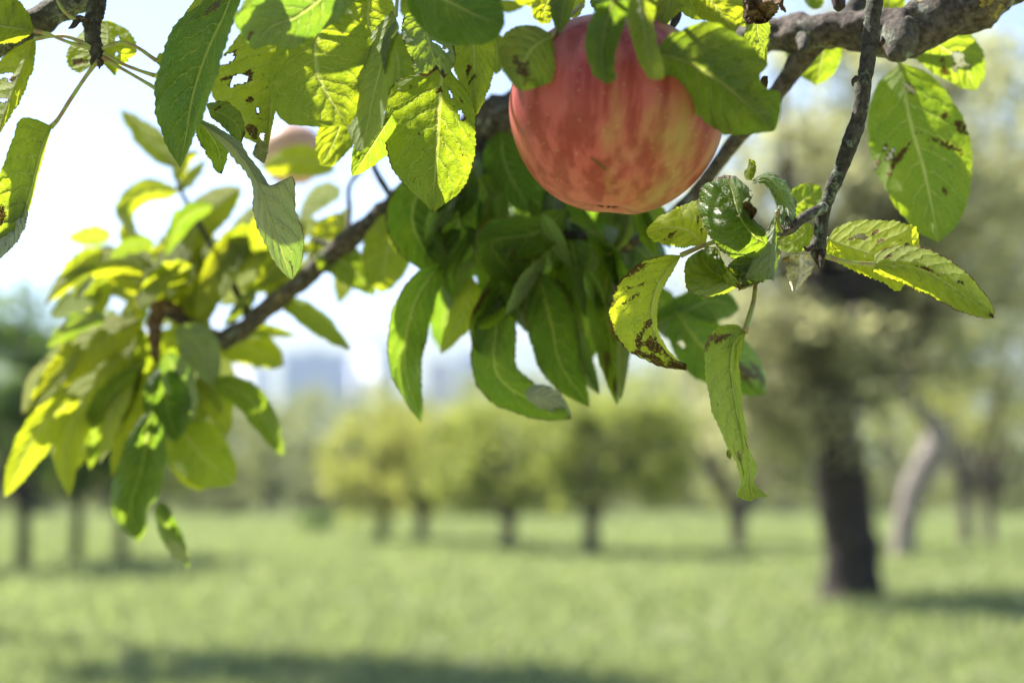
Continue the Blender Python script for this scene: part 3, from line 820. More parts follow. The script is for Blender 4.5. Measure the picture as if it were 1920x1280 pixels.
leaf(es, [(478, 272), (474, 290), (485, 300), (492, 306)], [(487, 262), (488, 285), (494, 306)], [(498, 265), (502, 285), (496, 306)], .566, top=False, pale=.95, brown=.5, name="leaf_scrap")

# ------------------------------------------------------------------ leaves round the apple's shoulders
ap = empty("fruiting_spur", at(1150, -50, .54), "fruiting spur whose blurred leaves cover the top of the big apple", "branch")
v, f = ptube([(2140, -190, .605, 24), (1850, -150, .61, 18), (1560, -110, .61, 15), (1420, -95, .58, 14), (1280, -80, .55, 13), (1165, -48, .54, 14), (1160, -10, .54, 11), (1158, 22, .54, 8)], n=110, k=16, rough=.25, freq=170)
link("bark", v, f, M_TWIG, ap)
v, f = ptube([(1250, -70, .545, 9), (1262, -10, .53, 9), (1268, 30, .525, 9), (1258, 55, .52, 5)], n=30, k=12, rough=.25, freq=190)
link("twig", v, f, M_TWIG, ap)
leaf(ap, [(1032, 62), (1000, 48), (962, 50), (938, 82), (940, 125), (962, 160), (975, 168)], [(1034, 70), (1005, 85), (985, 110), (975, 140), (976, 169)], [(1036, 78), (1040, 110), (1036, 148), (1005, 165), (978, 170)],
     (.492, .48), dl=.006, dr=.010, top=False, yel=.30, brown=.2, spots=[(.68, .1, .2, .55), (.6, -.3, .1, .2)], wave=1.5, res=.6, stalk=[(1090, 10, .52), (1060, 40, .51), (1034, 70, .50)])
leaf(ap, [(1035, -30), (1030, 10), (1036, 40), (1046, 62)], [(1060, -30), (1058, 10), (1052, 40), (1048, 63)], [(1085, -30), (1076, 10), (1066, 40), (1050, 64)], (.50, .495), dl=.005, dr=.01, top=False, yel=.25, res=.6)
leaf(ap, [(1120, 10), (1102, 50), (1098, 95), (1112, 138), (1136, 158)], [(1150, 0), (1135, 55), (1128, 105), (1138, 158)], [(1180, 0), (1170, 50), (1155, 95), (1152, 130), (1156, 146), (1140, 158)], (.466, .46), dl=.010, dr=.004, top=True, yel=.05, brown=.05,
     res=.6, stalk=[(1165, -48, .52), (1160, -25, .49), (1150, 0, .466)])
leaf(ap, [(1165, -20), (1176, 40), (1190, 95), (1215, 146)], [(1200, -20), (1206, 40), (1214, 95), (1222, 148)], [(1235, -20), (1226, 40), (1236, 90), (1246, 142), (1228, 150)], (.466, .466), dl=.008, dr=.01, top=False, yel=.42,
     res=.6, stalk=[(1200, -60, .52), (1200, -20, .466)])
# the big leaf on the apple's right shoulder
leaf(ap, [(1232, 92), (1260, 62), (1325, 42), (1385, 66), (1425, 100), (1440, 122), (1424, 140), (1436, 166), (1460, 172), (1464, 205), (1456, 242)], [(1232, 100), (1290, 118), (1345, 150), (1400, 195), (1452, 245)],
     [(1232, 108), (1230, 146), (1262, 168), (1300, 212), (1348, 248), (1400, 252), (1450, 247)], (.482, .474), dl=.010, dr=.016, bow=.004, top=True, yel=.22, brown=.15, res=.6, tooth=3.2, teeth=14,
     spots=[(.55, .45, .02, .06), (.75, -.35, .03, .08), (.2, .5, .02, .1)], stalk=[(1215, -30, .52), (1222, 40, .50), (1232, 100, .482)], label="broad green leaf lying on the shoulder of the apple")
leaf(ap, [(1230, -30), (1222, 20), (1230, 52)], [(1262, -30), (1250, 20), (1234, 56)], [(1300, -20), (1285, 10), (1262, 35), (1238, 57)], (.51, .51), dl=.006, dr=.008, top=False, yel=.72, res=.6)
leaf(ap, [(1296, 0), (1310, 30), (1340, 50), (1372, 64)], [(1310, -30), (1335, 5), (1360, 35), (1374, 64)], [(1370, -50), (1392, 0), (1390, 40), (1376, 65)], (.52, .53), dl=.006, dr=.004, top=False, yel=.70, res=.6)
leaf(ap, [(1400, 20), (1396, 60), (1405, 90), (1430, 118)], [(1418, 20), (1420, 60), (1428, 90), (1434, 120)], [(1440, 30), (1444, 60), (1440, 95), (1436, 120)], (.575, .58), dl=-.006, dr=.012, top=False, yel=.4, pale=.2)
leaf(ap, [(1076, -20), (1062, 20), (1072, 34)], [(1088, -20), (1078, 15), (1076, 36)], [(1098, -20), (1095, 15), (1080, 36)], .575, top=False, yel=.95)
leaf(ap, [(1105, -30), (1108, 10), (1125, 30)], [(1140, -30), (1135, 5), (1128, 32)], [(1170, -30), (1160, 5), (1132, 32)], .57, top=False, yel=.1, pale=.2)
for M_, w_, z_, kw in (([(1220, -10), (1240, 25), (1236, 60)], 40, .56, dict(yel=.7)), ([(1380, 80), (1410, 100), (1428, 135)], 50, .58, dict(yel=.6)), ([(1275, -30), (1310, 15), (1330, 30)], 60, .55, dict(yel=.5)),
                       ([(1040, -20), (1020, 20), (1030, 45)], 50, .60, dict(yel=.8)), ([(925, 60), (932, 100), (930, 140)], 40, .62, dict(yel=.5)), ([(1340, -20), (1385, 20), (1430, 25)], 60, .60, dict(yel=.6))):
    pleaf(ap, M_, w_, (z_, z_ + .01), kind=1, top=False, res=.6, **kw)
# dried brown leaf, shrivelled, at the top
leaf(ap, [(1388, -30), (1386, 5), (1402, 40), (1425, 46)], [(1400, -30), (1412, 5), (1424, 20), (1436, 44)], [(1440, -30), (1452, -5), (1462, 10), (1440, 42)], (.56, .55), dl=(-.01, .012, -.008), dr=(.01, -.016, .01), bow=(.008, -.012, .01),
     wave=4, pucker=6, mat=M_DRY, tooth=5, name="dry_leaf", label="shrivelled dark brown dry leaf")
leaf(ap, [(1440, -20), (1452, 0), (1472, 24)], [(1448, -20), (1460, 0), (1473, 24)], [(1460, -20), (1468, 5), (1474, 24)], .55, dl=.006, wave=3, pucker=4, mat=M_DRY, name="dry_leaf")
leaf(ap, [(1428, 145), (1425, 155), (1433, 166)], [(1433, 142), (1434, 155), (1437, 167)], [(1440, 143), (1440, 155), (1438, 166)], .558, brown=2, edge=.4, name="leaf_scrap")

# ------------------------------------------------------------------ dark hanging spray behind the apple
ds = empty("leafy_spray", at(1000, 380, .72), "dark shaded spray of long leaves hanging below and behind the big apple", "branch")
v, f = ptube([(905, 230, .745, 12), (900, 330, .73, 11), (930, 420, .72, 10), (990, 450, .715, 9), (1060, 440, .71, 9), (1130, 450, .70, 8), (1180, 470, .70, 6)], n=80, k=12, rough=.22, freq=160)
link("bark", v, f, M_TWIG, ds)
for px in ([(915, 380, .725, 6), (860, 440, .72, 5), (835, 490, .715, 4)], [(980, 448, .715, 6), (960, 500, .71, 5), (970, 560, .70, 3)]):
    v, f = ptube(px, n=20, k=8, rough=.2, freq=160)
    link("twig", v, f, M_TWIG, ds)
def D(M_, w_, z_, **kw):
    kw.setdefault('tilt', random.uniform(-.6, .8))
    w_ *= .85
    M_ = [(x + random.uniform(-1, 1) * 16 * (0 < i < len(M_) - 1) + random.uniform(-1, 1) * 9, y + random.uniform(-9, 9)) for i, (x, y) in enumerate(M_)]
    kw['dl'] = kw.get('dl', 0) + random.uniform(-.020, .016)
    kw['dr'] = kw.get('dr', 0) + random.uniform(-.020, .016)
    kw.setdefault('edge', random.choice((0, 0, .03, .06)))
    pleaf(ds, M_, w_, z_, res=.6, wave=2.8, **kw)



D([(800, 330), (775, 420), (830, 515)], 120, (.70, .69), kind=1, top=True, yel=.05, dl=.01, dr=.01)
D([(745, 395), (735, 460), (718, 548)], 115, (.76, .77), kind=1, top=False, yel=.62, dl=.008, dr=.01, spots=[(.3, .3, .05, .1)])
D([(585, 490), (650, 500), (702, 552)], 80, (.78, .79), top=False, yel=.25, dl=.012, dr=.003)
D([(832, 495), (785, 570), (765, 680), (788, 800)], 84, (.685, .675), l=.55, r=.5, top=True, yel=.06, dl=.01, dr=-.010, edge=.02)
D([(892, 515), (862, 575), (822, 662)], 60, (.70, .71), top=False, yel=.62, dl=.008, dr=-.008)
D([(880, 365), (850, 420), (868, 500)], 110, (.70, .70), kind=1, top=True, yel=.0, dl=.012, dr=.012)
D([(900, 330), (925, 400), (915, 470)], 80, (.72, .72), kind=1, top=True, yel=.1, dl=.012)
D([(1065, 395), (1000, 430), (940, 460), (972, 532)], 90, (.69, .68), kind=1, top=True, yel=.1, l=.6, r=.5, dl=.006, dr=.014)
D([(960, 500), (912, 560), (900, 620), (935, 690)], 75, (.70, .69), top=True, yel=.08, brown=.3, spots=[(.35, .8, .2, .3)], dl=.012)
D([(960, 520), (945, 620), (962, 720), (1080, 778)], 95, (.69, .68), kind=1, top=False, yel=.04, l=.5, r=.55, dl=.006, dr=.010)
D([(985, 740), (1020, 748), (1078, 776)], 54, (.675, .668), top=False, tilt=-.9, pale=.85, yel=.3, brown=.2)  # small piece over a leaf tip, its pale colour standing in for sunlight
D([(1000, 510), (1020, 600), (1055, 690), (1105, 755)], 110, (.695, .685), top=True, yel=.0, l=.5, r=.5, dl=.014, dr=.010)
D([(1040, 520), (1085, 640), (1130, 740)], 70, (.70, .70), top=False, yel=.12, dl=.012, dr=.010)
D([(1150, 470), (1120, 560), (1140, 660), (1160, 760)], 84, (.69, .68), top=True, yel=.15, brown=.4, spots=[(.75, .5, .12, .5), (.9, .2, .1, .9)], dl=.012, dr=-.012)
D([(1165, 520), (1158, 620), (1165, 755)], 36, (.685, .68), top=False, yel=.5, dl=.01)
D([(1070, 420), (1075, 500), (1120, 600)], 110, (.71, .71), kind=1, top=True, yel=.1, dl=.012, dr=.01)
D([(1170, 420), (1195, 460), (1240, 520)], 100, (.72, .72), kind=1, top=True, yel=.0, dl=.01, dr=.01)
D([(1130, 400), (1180, 470), (1190, 560)], 100, (.73, .735), kind=1, top=True, yel=.0)
D([(1000, 370), (1060, 395), (1120, 430)], 90, (.72, .72), kind=1, top=True, yel=.05)
D([(940, 250), (950, 310), (990, 390)], 100, (.73, .73), kind=1, top=True, yel=.0)
D([(900, 260), (915, 330), (960, 380)], 110, (.755, .75), kind=1, top=True, yel=.0)
D([(760, 330), (800, 400), (860, 470)], 110, (.75, .74), kind=1, top=True, yel=.1)
D([(1225, 600), (1275, 580), (1330, 565), (1390, 585)], 105, (.72, .735), kind=1, top=True, yel=.0, l=.35, r=.65, dl=.01, dr=.01)
D([(1260, 580), (1320, 640), (1380, 690), (1444, 742)], 130, (.715, .725), kind=1, top=True, yel=.0, brown=.5, holes=[(.25, .55, .06, .2)], spots=[(.8, -.3, .2, .8)], dl=.012, dr=.01)
D([(1085, 470), (1060, 530), (1040, 600)], 80, (.725, .72), kind=1, top=True, yel=.2)
D([(1110, 430), (1125, 475), (1105, 540)], 40, (.695, .69), top=False, yel=.3, pale=.25, brown=.3)
D([(935, 350), (930, 390), (905, 440)], 36, (.715, .70), top=False, yel=.45)
D([(1010, 470), (1000, 540), (1030, 620)], 90, (.735, .73), kind=1, top=True, yel=.05)
D([(880, 480), (865, 540), (850, 600)], 60, (.74, .74), kind=1, top=True, yel=.15)
for a_, b_, c_, w_ in (((905, 500), (930, 580), (920, 660), 70), ((1080, 560), (1100, 620), (1090, 700), 70), ((1190, 430), (1170, 500), (1160, 580), 80), ((985, 400), (960, 450), (930, 520), 80),
                       ((840, 360), (880, 430), (930, 500), 90), ((1200, 540), (1240, 580), (1260, 640), 60), ((800, 300), (850, 340), (900, 400), 80)):
    D([a_, b_, c_], w_, (.745, .75), kind=1, top=True, yel=.05 + .2 * random.random())

for i in range(26):
    x0, y0 = random.uniform(830, 1200), random.uniform(330, 600)
    a_ = random.uniform(.6, 2.6)
    l_ = random.uniform(70, 130)
    tp_ = random.random() < .6
    D([(x0, y0 - 30), (x0 + math.cos(a_) * l_ * .5 + random.uniform(-12, 12), y0 - 30 + l_ * .5), (x0 + math.cos(a_) * l_ * .8, y0 - 30 + l_)], random.uniform(34, 60), (random.uniform(.67, .71), random.uniform(.67, .72)),
      kind=random.choice((0, 1, 2)), top=tp_, yel=random.choice((0, .05, .1, .3)), pale=0 if tp_ else random.uniform(.1, .4), brown=.3, l=random.uniform(.35, .6), tilt=random.uniform(-1.0, 1.0))
for i in range(46):  # leaves added out of sight behind the spray to block sky light
    x0, y0 = random.uniform(820, 1190), random.uniform(250, 560)
    a_ = random.uniform(.9, 2.3)
    l_ = random.uniform(100, 150)
    D([(x0, y0 - 40), (x0 + math.cos(a_) * l_ * .5, y0 - 40 + l_ * .5), (x0 + math.cos(a_) * l_ * .8, y0 - 40 + l_)], random.uniform(60, 95), (random.uniform(.76, .90),) * 2, kind=1, top=True, yel=0)

# ------------------------------------------------------------------ rosette of leaves at the left, out of focus
rs = empty("leaf_rosette", at(310, 590, .82), "blurred rosette of yellow green leaves round a brown spur on the left", "branch")
v, f = ptube([(425, 640, 0.820, 14), (380, 622, 0.820, 12), (330, 590, 0.820, 14), (300, 575, 0.820, 17), (292, 610, 0.818, 15), (290, 650, 0.816, 11), (292, 680, 0.816, 4)], n=60, k=16, rough=.4, freq=120)
link("bark", v, f, M_DRY, rs)
v, f = ptube([(300, 580, 0.820, 10), (340, 598, 0.815, 9), (352, 605, 0.813, 3)], n=20, k=12, rough=.4, freq=150)
link("bud", v, f, M_BUD, rs)
def H(M_, w_, z_, **kw):
    kw.setdefault('tilt', random.uniform(.5, 1.1))
    kw.setdefault('wave', 1.2)
    if not kw.get('top', True):
        kw['yel'] = kw.get('yel', .35) + .24
    kw['dl'] = kw.get('dl', 0) * .7 + random.uniform(-.006, .006)
    kw['dr'] = kw.get('dr', 0) * .7 + random.uniform(-.006, .006)
    w_ *= .86
    pleaf(rs, M_, w_, (z_[0] - .06, z_[1] - .06), res=.4, tooth=3, **kw)


H([(300, 520), (215, 490), (135, 520), (84, 570)], 62, (.89, .87), top=False, yel=.62, brown=.35, edge=.06, dl=.01, dr=.01)
H([(285, 545), (230, 520), (180, 505)], 50, (.90, .89), top=False, yel=.75, dl=.01)
H([(175, 515), (152, 535), (138, 560)], 30, (.87, .865), top=False, pale=.7, yel=.2)
H([(290, 455), (245, 460), (205, 485)], 36, (.88, .87), top=True, pale=.35, yel=.2)
H([(200, 598), (145, 605), (86, 652)], 46, (.87, .86), top=True, pale=.5, yel=.15, dl=.012)
H([(262, 600), (185, 640), (105, 725)], 82, (.875, .86), top=False, yel=.72, dl=.006, dr=.012, brown=.15)
H([(112, 680), (75, 710), (42, 780)], 52, (.87, .86), top=False, yel=.8, brown=.6, edge=.1)
H([(150, 740), (85, 790), (40, 860), (8, 932)], 78, (.85, .835), top=False, yel=.5, l=.55, r=.45, dl=.02, dr=-.006)
H([(230, 660), (165, 740), (125, 830), (130, 932)], 86, (.86, .845), top=False, yel=.58, dl=.012, dr=.016)
H([(255, 690), (190, 770), (168, 880)], 62, (.865, .855), top=True, yel=.25, dl=.01)
H([(250, 680), (215, 760), (186, 870)], 44, (.85, .84), top=False, yel=.6, l=.6, r=.4, dl=-.014, dr=.01)
H([(290, 690), (245, 780), (208, 895)], 56, (.855, .845), top=False, yel=.62, dl=.012)
H([(310, 685), (312, 750), (330, 828)], 105, (.84, .835), kind=1, top=True, yel=.0, dl=.006, dr=.012, bow=-.006)
H([(285, 770), (265, 880), (245, 950), (262, 1015)], 104, (.835, .825), kind=1, top=True, yel=.08, dl=.012, dr=.014, bow=-.006)
H([(298, 940), (320, 1000), (354, 1064)], 46, (.845, .84), top=True, yel=.1, dl=.008, dr=.014)
H([(318, 1010), (332, 1032), (350, 1060)], 30, (.835, .832), top=False, pale=.75)
H([(312, 660), (338, 720), (362, 790)], 72, (.838, .83), top=True, pale=.42, yel=.05, dl=.01, wave=2)
H([(330, 615), (375, 650), (398, 724)], 84, (.85, .84), top=True, pale=.40, yel=.1, dl=.012, dr=.012, wave=2)
H([(318, 770), (375, 850), (442, 905)], 130, (.88, .885), kind=1, top=False, yel=.22, dl=.012, dr=.012)
H([(330, 830), (370, 890), (395, 912)], 80, (.89, .895), kind=1, top=False, yel=.7)
H([(400, 712), (470, 750), (532, 855)], 66, (.87, .86), top=True, yel=.2, dl=.012, dr=-.006)
H([(380, 690), (410, 760), (425, 820)], 70, (.89, .89), top=False, yel=.4)
H([(405, 655), (470, 650), (532, 685)], 82, (.89, .90), kind=1, top=False, yel=.55, dl=.006, dr=.01)
H([(430, 630), (490, 620), (555, 628)], 30, (.88, .89), top=False, yel=.3)
H([(525, 560), (590, 600), (658, 656)], 52, (.85, .86), top=False, yel=.2, dl=.012)
H([(335, 312), (285, 265), (225, 206)], 58, (.90, .91), top=False, yel=.55, brown=.35, dl=.01)
H([(335, 360), (270, 360), (235, 395), (255, 448)], 52, (.91, .90), top=False, yel=.4, pale=.1, dl=.012)
H([(330, 340), (345, 300), (375, 285)], 34, (.90, .90), top=False, yel=.7, brown=.2)
H([(330, 360), (360, 330), (385, 300)], 28, (.905, .90), top=False, yel=.5)
H([(350, 470), (385, 405), (452, 352)], 82, (.89, .90), kind=1, top=False, yel=.66, dl=.008, dr=.01)
H([(445, 425), (410, 500), (368, 600)], 66, (.88, .87), top=False, yel=.68, dl=.01)
H([(400, 385), (345, 410), (310, 480)], 46, (.865, .86), top=True, yel=.12, pale=.12, dl=.01)
H([(400, 470), (360, 530), (335, 600)], 56, (.895, .89), top=False, yel=.6)
H([(365, 450), (310, 500), (292, 560)], 54, (.90, .89), top=False, yel=.5)
H([(470, 440), (435, 490), (415, 560)], 52, (.875, .87), top=False, yel=.45)
H([(530, 440), (470, 470), (440, 520)], 60, (.89, .89), top=False, yel=.6)
H([(500, 470), (520, 520), (500, 570)], 50, (.88, .88), top=False, yel=.5)
H([(480, 540), (450, 580), (420, 610)], 34, (.87, .87), top=True, pale=.3, yel=.3)
H([(628, 318), (560, 300), (492, 318)], 66, (.93, .94), kind=1, top=False, yel=.68, dl=.01)
H([(640, 220), (625, 255), (605, 295)], 50, (.92, .92), top=False, yel=.62)
H([(640, 355), (600, 370), (562, 412)], 52, (.90, .90), top=False, yel=.35, pale=.1)
H([(600, 420), (560, 430), (520, 470)], 52, (.90, .91), top=False, yel=.55)
H([(660, 470), (640, 420), (650, 390)], 30, (.86, .86), top=False, yel=.5)
H([(560, 540), (600, 490), (660, 500)], 50, (.87, .87), top=False, yel=.4)
H([(250, 560), (240, 620), (215, 650)], 50, (.895, .89), top=False, yel=.6)
H([(330, 540), (345, 500), (330, 460)], 50, (.90, .90), top=False, yel=.7)
H([(275, 480), (240, 440), (235, 410)], 46, (.92, .92), top=False, yel=.45)
for i in range(40):
    x0, y0 = random.uniform(330, 660), random.uniform(380, 520)
    if y0 < 430 and x0 < 400:
        continue
    a_ = random.uniform(1.7, 2.9)
    l_ = random.uniform(80, 130)
    H([(x0, y0), (x0 + math.cos(a_) * l_ * .5 + random.uniform(-10, 10), y0 + math.sin(a_) * l_ * .4), (x0 + math.cos(a_) * l_, y0 + math.sin(a_) * l_)], random.uniform(42, 64), (random.uniform(.86, .98),) * 2, top=random.random() < .15, yel=random.uniform(.4, .7))
for i in range(34):
    x0, y0 = random.uniform(190, 420), random.uniform(440, 660)
    a_ = random.uniform(1.5, 3.3)
    l_ = random.uniform(75, 120)
    H([(x0, y0), (x0 + math.cos(a_) * l_ * .5 + random.uniform(-10, 10), y0 + math.sin(a_) * l_ * .4), (x0 + math.cos(a_) * l_, y0 + math.sin(a_) * l_)], random.uniform(34, 54), (random.uniform(.88, .99),) * 2,
      top=random.random() < .25, yel=random.uniform(.25, .65), pale=random.choice((0, 0, .15)))
for i in range(26):
    x0, y0 = random.uniform(120, 340), random.uniform(600, 760)
    a_ = random.uniform(1.7, 2.3)
    l_ = random.uniform(110, 170)
    H([(x0, y0), (x0 + math.cos(a_) * l_ * .5 + random.uniform(-14, 14), y0 + l_ * .45), (x0 + math.cos(a_) * l_, y0 + math.sin(a_) * l_)], random.uniform(36, 54), (random.uniform(.86, .95),) * 2, top=random.random() < .2, yel=random.uniform(.4, .75), brown=random.choice((.1, .4)))
for i in range(9):
    x0, y0 = random.uniform(260, 430), random.uniform(560, 760)
    a_ = random.uniform(1.2, 3.6)
    l_ = random.uniform(90, 150)
    H([(x0, y0), (x0 + math.cos(a_) * l_ * .5, y0 + math.sin(a_) * l_ * .5), (x0 + math.cos(a_) * l_ * .85, y0 + math.sin(a_) * l_ + 15)], random.uniform(50, 70), (.91, .905), top=random.random() < .3, yel=random.uniform(.3, .7))


def mass(thing, keep=95):
    """beyond about a hundred leaves on one spray, the deepest ones are gathered into one mesh"""
    lv = [o for o in COL.objects if o.parent == thing and o.name.startswith("leaf") and not any(c.parent == o for c in COL.objects)]
    lv.sort(key=lambda o: float(np.mean([v.co.y for v in list(o.data.vertices)[::40]])))
    rest = lv[keep:]
    if len(rest) < 2:
        return
    with bpy.context.temp_override(active_object=rest[0], object=rest[0], selected_objects=rest, selected_editable_objects=rest):
        bpy.ops.object.join()
    rest[0].name = "foliage"
    rest[0]['kind'] = 'stuff'


mass(rs)
mass(ds)

# ------------------------------------------------------------------ unseen leaves added above the frame, along the sun's rays, for dappled shade
def shade_leaves():
    V, Fc, UV, W = [], [], [], []

    def add(c, size):
        ax = Vector((RNG.normal(), RNG.normal(), RNG.normal() * .6)).normalized()
        nr = Vector((RNG.normal() * .6, RNG.normal() * .6, 1)).normalized()
        sx = ax.cross(nr).normalized()
        nr = sx.cross(ax)
        n, o = 9, len(V)
        sd = RNG.random()
        for i in range(n):
            u = i / (n - 1)
            w = size * .33 * math.sin(math.pi * u ** .8) ** .75 if 0 < i < n - 1 else 0
            p = c + ax * size * (u - .5) - nr * (u - .4) ** 2 * size * .3
            for s in (-1, 0, 1):
                V.append(p + sx * w * s + nr * abs(s) * w * .25)
                UV.append((u, (s + 1) / 2))
                W.append((.05, .35, 0, sd))
        for i in range(n - 1):
            for j in range(2):
                a = o + i * 3 + j
                Fc.append((a, a + 1, a + 4, a + 3))
    for (x, y, z, t0, t1, spread, n) in SHADE:
        for _ in range(n):
            c = at(x, y, z) + SUN_D * RNG.uniform(t0, t1) + Vector(RNG.normal(size=3)) * spread
            q = CM.inverted() @ c
            d = -q.z
            if d < .2:
                continue
            px, py = 960 + q.x / d * F, 640 - q.y / d * F
            if py > -90 and -90 < px < 2010:
                continue
            add(c, RNG.uniform(.05, .075))
    o = link("foliage", [Vector(v) for v in V], Fc, M_LEAF, limb, uv=np.array(UV), wear=np.array(W))  # added unseen leaves, there only to shade the spots in SHADE
    o['kind'] = 'stuff'


SHADE = [(1150, 150, .54, .17, .32, .028, 14), (1000, 500, .70, .22, .42, .05, 36), (1150, 520, .71, .22, .42, .035, 26), (880, 350, .71, .2, .4, .035, 24),
         (850, 10, .482, .07, .16, .016, 12), (340, 160, .54, .08, .2, .016, 10), (1350, 620, .72, .25, .4, .02, 8)]
shade_leaves()

# ------------------------------------------------------------------ ground and grass
def ground_material():
    t = NT("meadow")
    co = t.n("ShaderNodeTexCoord").outputs["Object"]
    a = t.noise(co, .22, 4, .6)
    b = t.noise(co, 2.2, 5, .65)
    c = t.mix(t.ramp(a, .35, .65), (0.175, 0.215, 0.09), (0.23, 0.25, 0.115))
    c = t.mix(t.math('MULTIPLY', t.ramp(b, .45, .75), .5), c, (0.27, 0.28, 0.15))
    pr = t.n("ShaderNodeBsdfPrincipled", {"Base Color": c, "Roughness": .9, "Specular IOR Level": .1})
    return t.done(pr.outputs[0])


G = 9000
g = link("ground", [(-G, -200, 0), (G, -200, 0), (G, G, 0), (-G, G, 0)], [(0, 1, 2, 3)], ground_material(), smooth=False)
g['kind'] = 'structure'


def make_grass(n):
    d = 5.5 + (70 - 5.5) * RNG.random(n) ** 1.9
    x = (RNG.random(n) * 2 - 1) * (d * .40 + 1.5)
    h = RNG.uniform(.05, .17, n) * (1 + .25 * np.sin(x * 1.7) * np.sin(d * 1.1))
    w = .006 + .0011 * d
    a = RNG.uniform(0, 2 * np.pi, n)
    lx, ly = RNG.normal(size=n) * .06, RNG.normal(size=n) * .06
    ca, sa = np.cos(a) * w, np.sin(a) * w
    z0 = np.zeros(n)
    V = np.stack([np.stack([x - ca, d - sa, z0], 1), np.stack([x + ca, d + sa, z0], 1),
                  np.stack([x + ca * .7 + lx * .4, d + sa * .7 + ly * .4, h * .6], 1), np.stack([x + lx, d + ly, h], 1)], 1).reshape(-1, 3)
    i = np.arange(n)[:, None] * 4
    Fc = np.hstack([i, i + 1, i + 2, i + 3])
    wv = np.repeat(RNG.random(n), 4)
    wear = np.stack([wv, wv, wv, np.ones_like(wv)], 1)
    o = link("grass", V, Fc, far_leaf_material("grass_blade", (0.18, 0.232, 0.085), (0.33, 0.325, 0.185), (0.29, 0.35, 0.115), .37), smooth=False, wear=wear)
    o['kind'] = 'stuff'
    o['label'] = "short sunlit meadow grass covering the orchard floor"
    o['category'] = "grass"


make_grass(170000)

# ------------------------------------------------------------------ orchard trees
M_CROWN = {
    'green': far_leaf_material("crown_green", (0.08, 0.115, 0.028), (0.19, 0.21, 0.065), (0.29, 0.33, 0.06)),
    'dark': far_leaf_material("crown_dark", (0.05, 0.095, 0.03), (0.12, 0.17, 0.055), (0.14, 0.22, 0.04)),
    'yellow': far_leaf_material("crown_yellow", (0.11, 0.13, 0.03), (0.24, 0.235, 0.07), (0.34, 0.36, 0.07)),
    'line': far_leaf_material("crown_line", (0.075, 0.10, 0.03), (0.20, 0.20, 0.075), (0.20, 0.22, 0.07)),
    'hoary': far_leaf_material("crown_hoary", (0.135, 0.14, 0.075), (0.30, 0.265, 0.19), (0.34, 0.35, 0.16), .6),
    'olive': far_leaf_material("crown_olive", (0.115, 0.12, 0.06), (0.25, 0.22, 0.15), (0.27, 0.28, 0.12)),
}
M_TRUNK = bark_material("trunk_bark", (0.026, 0.019, 0.018), (0.08, 0.06, 0.054), (0.16, 0.15, 0.12), .2, .06)
M_TRUNK_PALE = bark_material("pale_trunk_bark", (0.22, 0.18, 0.165), (0.46, 0.39, 0.36), (0.44, 0.40, 0.37), .5, .06)
M_TRUNK_GREY = bark_material("grey_trunk_bark", (0.07, 0.055, 0.05), (0.20, 0.16, 0.14), (0.24, 0.22, 0.18), .3, .06)


def clump_leaves(centers, radii, per, size):
    """leaf-sized quads gathered in clumps"""
    C = np.repeat(np.array(centers), per, axis=0)
    Rd = np.repeat(np.array(radii), per)
    n = len(C)
    d = RNG.normal(size=(n, 3))
    d /= np.linalg.norm(d, axis=1)[:, None]
    P = C + d * (Rd * RNG.random(n) ** .45)[:, None] * np.array([1, 1, .8])
    a = RNG.normal(size=(n, 3))
    a /= np.linalg.norm(a, axis=1)[:, None]
    nr = RNG.normal(size=(n, 3)) * .8 + np.array([0, 0, .9])
    b = np.cross(a, nr)
    b /= np.maximum(np.linalg.norm(b, axis=1), 1e-6)[:, None]
    s = size * RNG.uniform(.6, 1.3, n)[:, None]
    V = np.stack([P - a * s, P - b * s * .5, P + a * s, P + b * s * .5], 1).reshape(-1, 3)
    i = np.arange(n)[:, None] * 4
    tone = np.clip(np.repeat(RNG.random(len(centers)), per) * .6 + RNG.random(n) * .4, 0, 1)
    wv = np.repeat(tone, 4)
    return V, np.hstack([i, i + 1, i + 2, i + 3]), np.stack([wv, wv, wv, np.ones_like(wv)], 1)


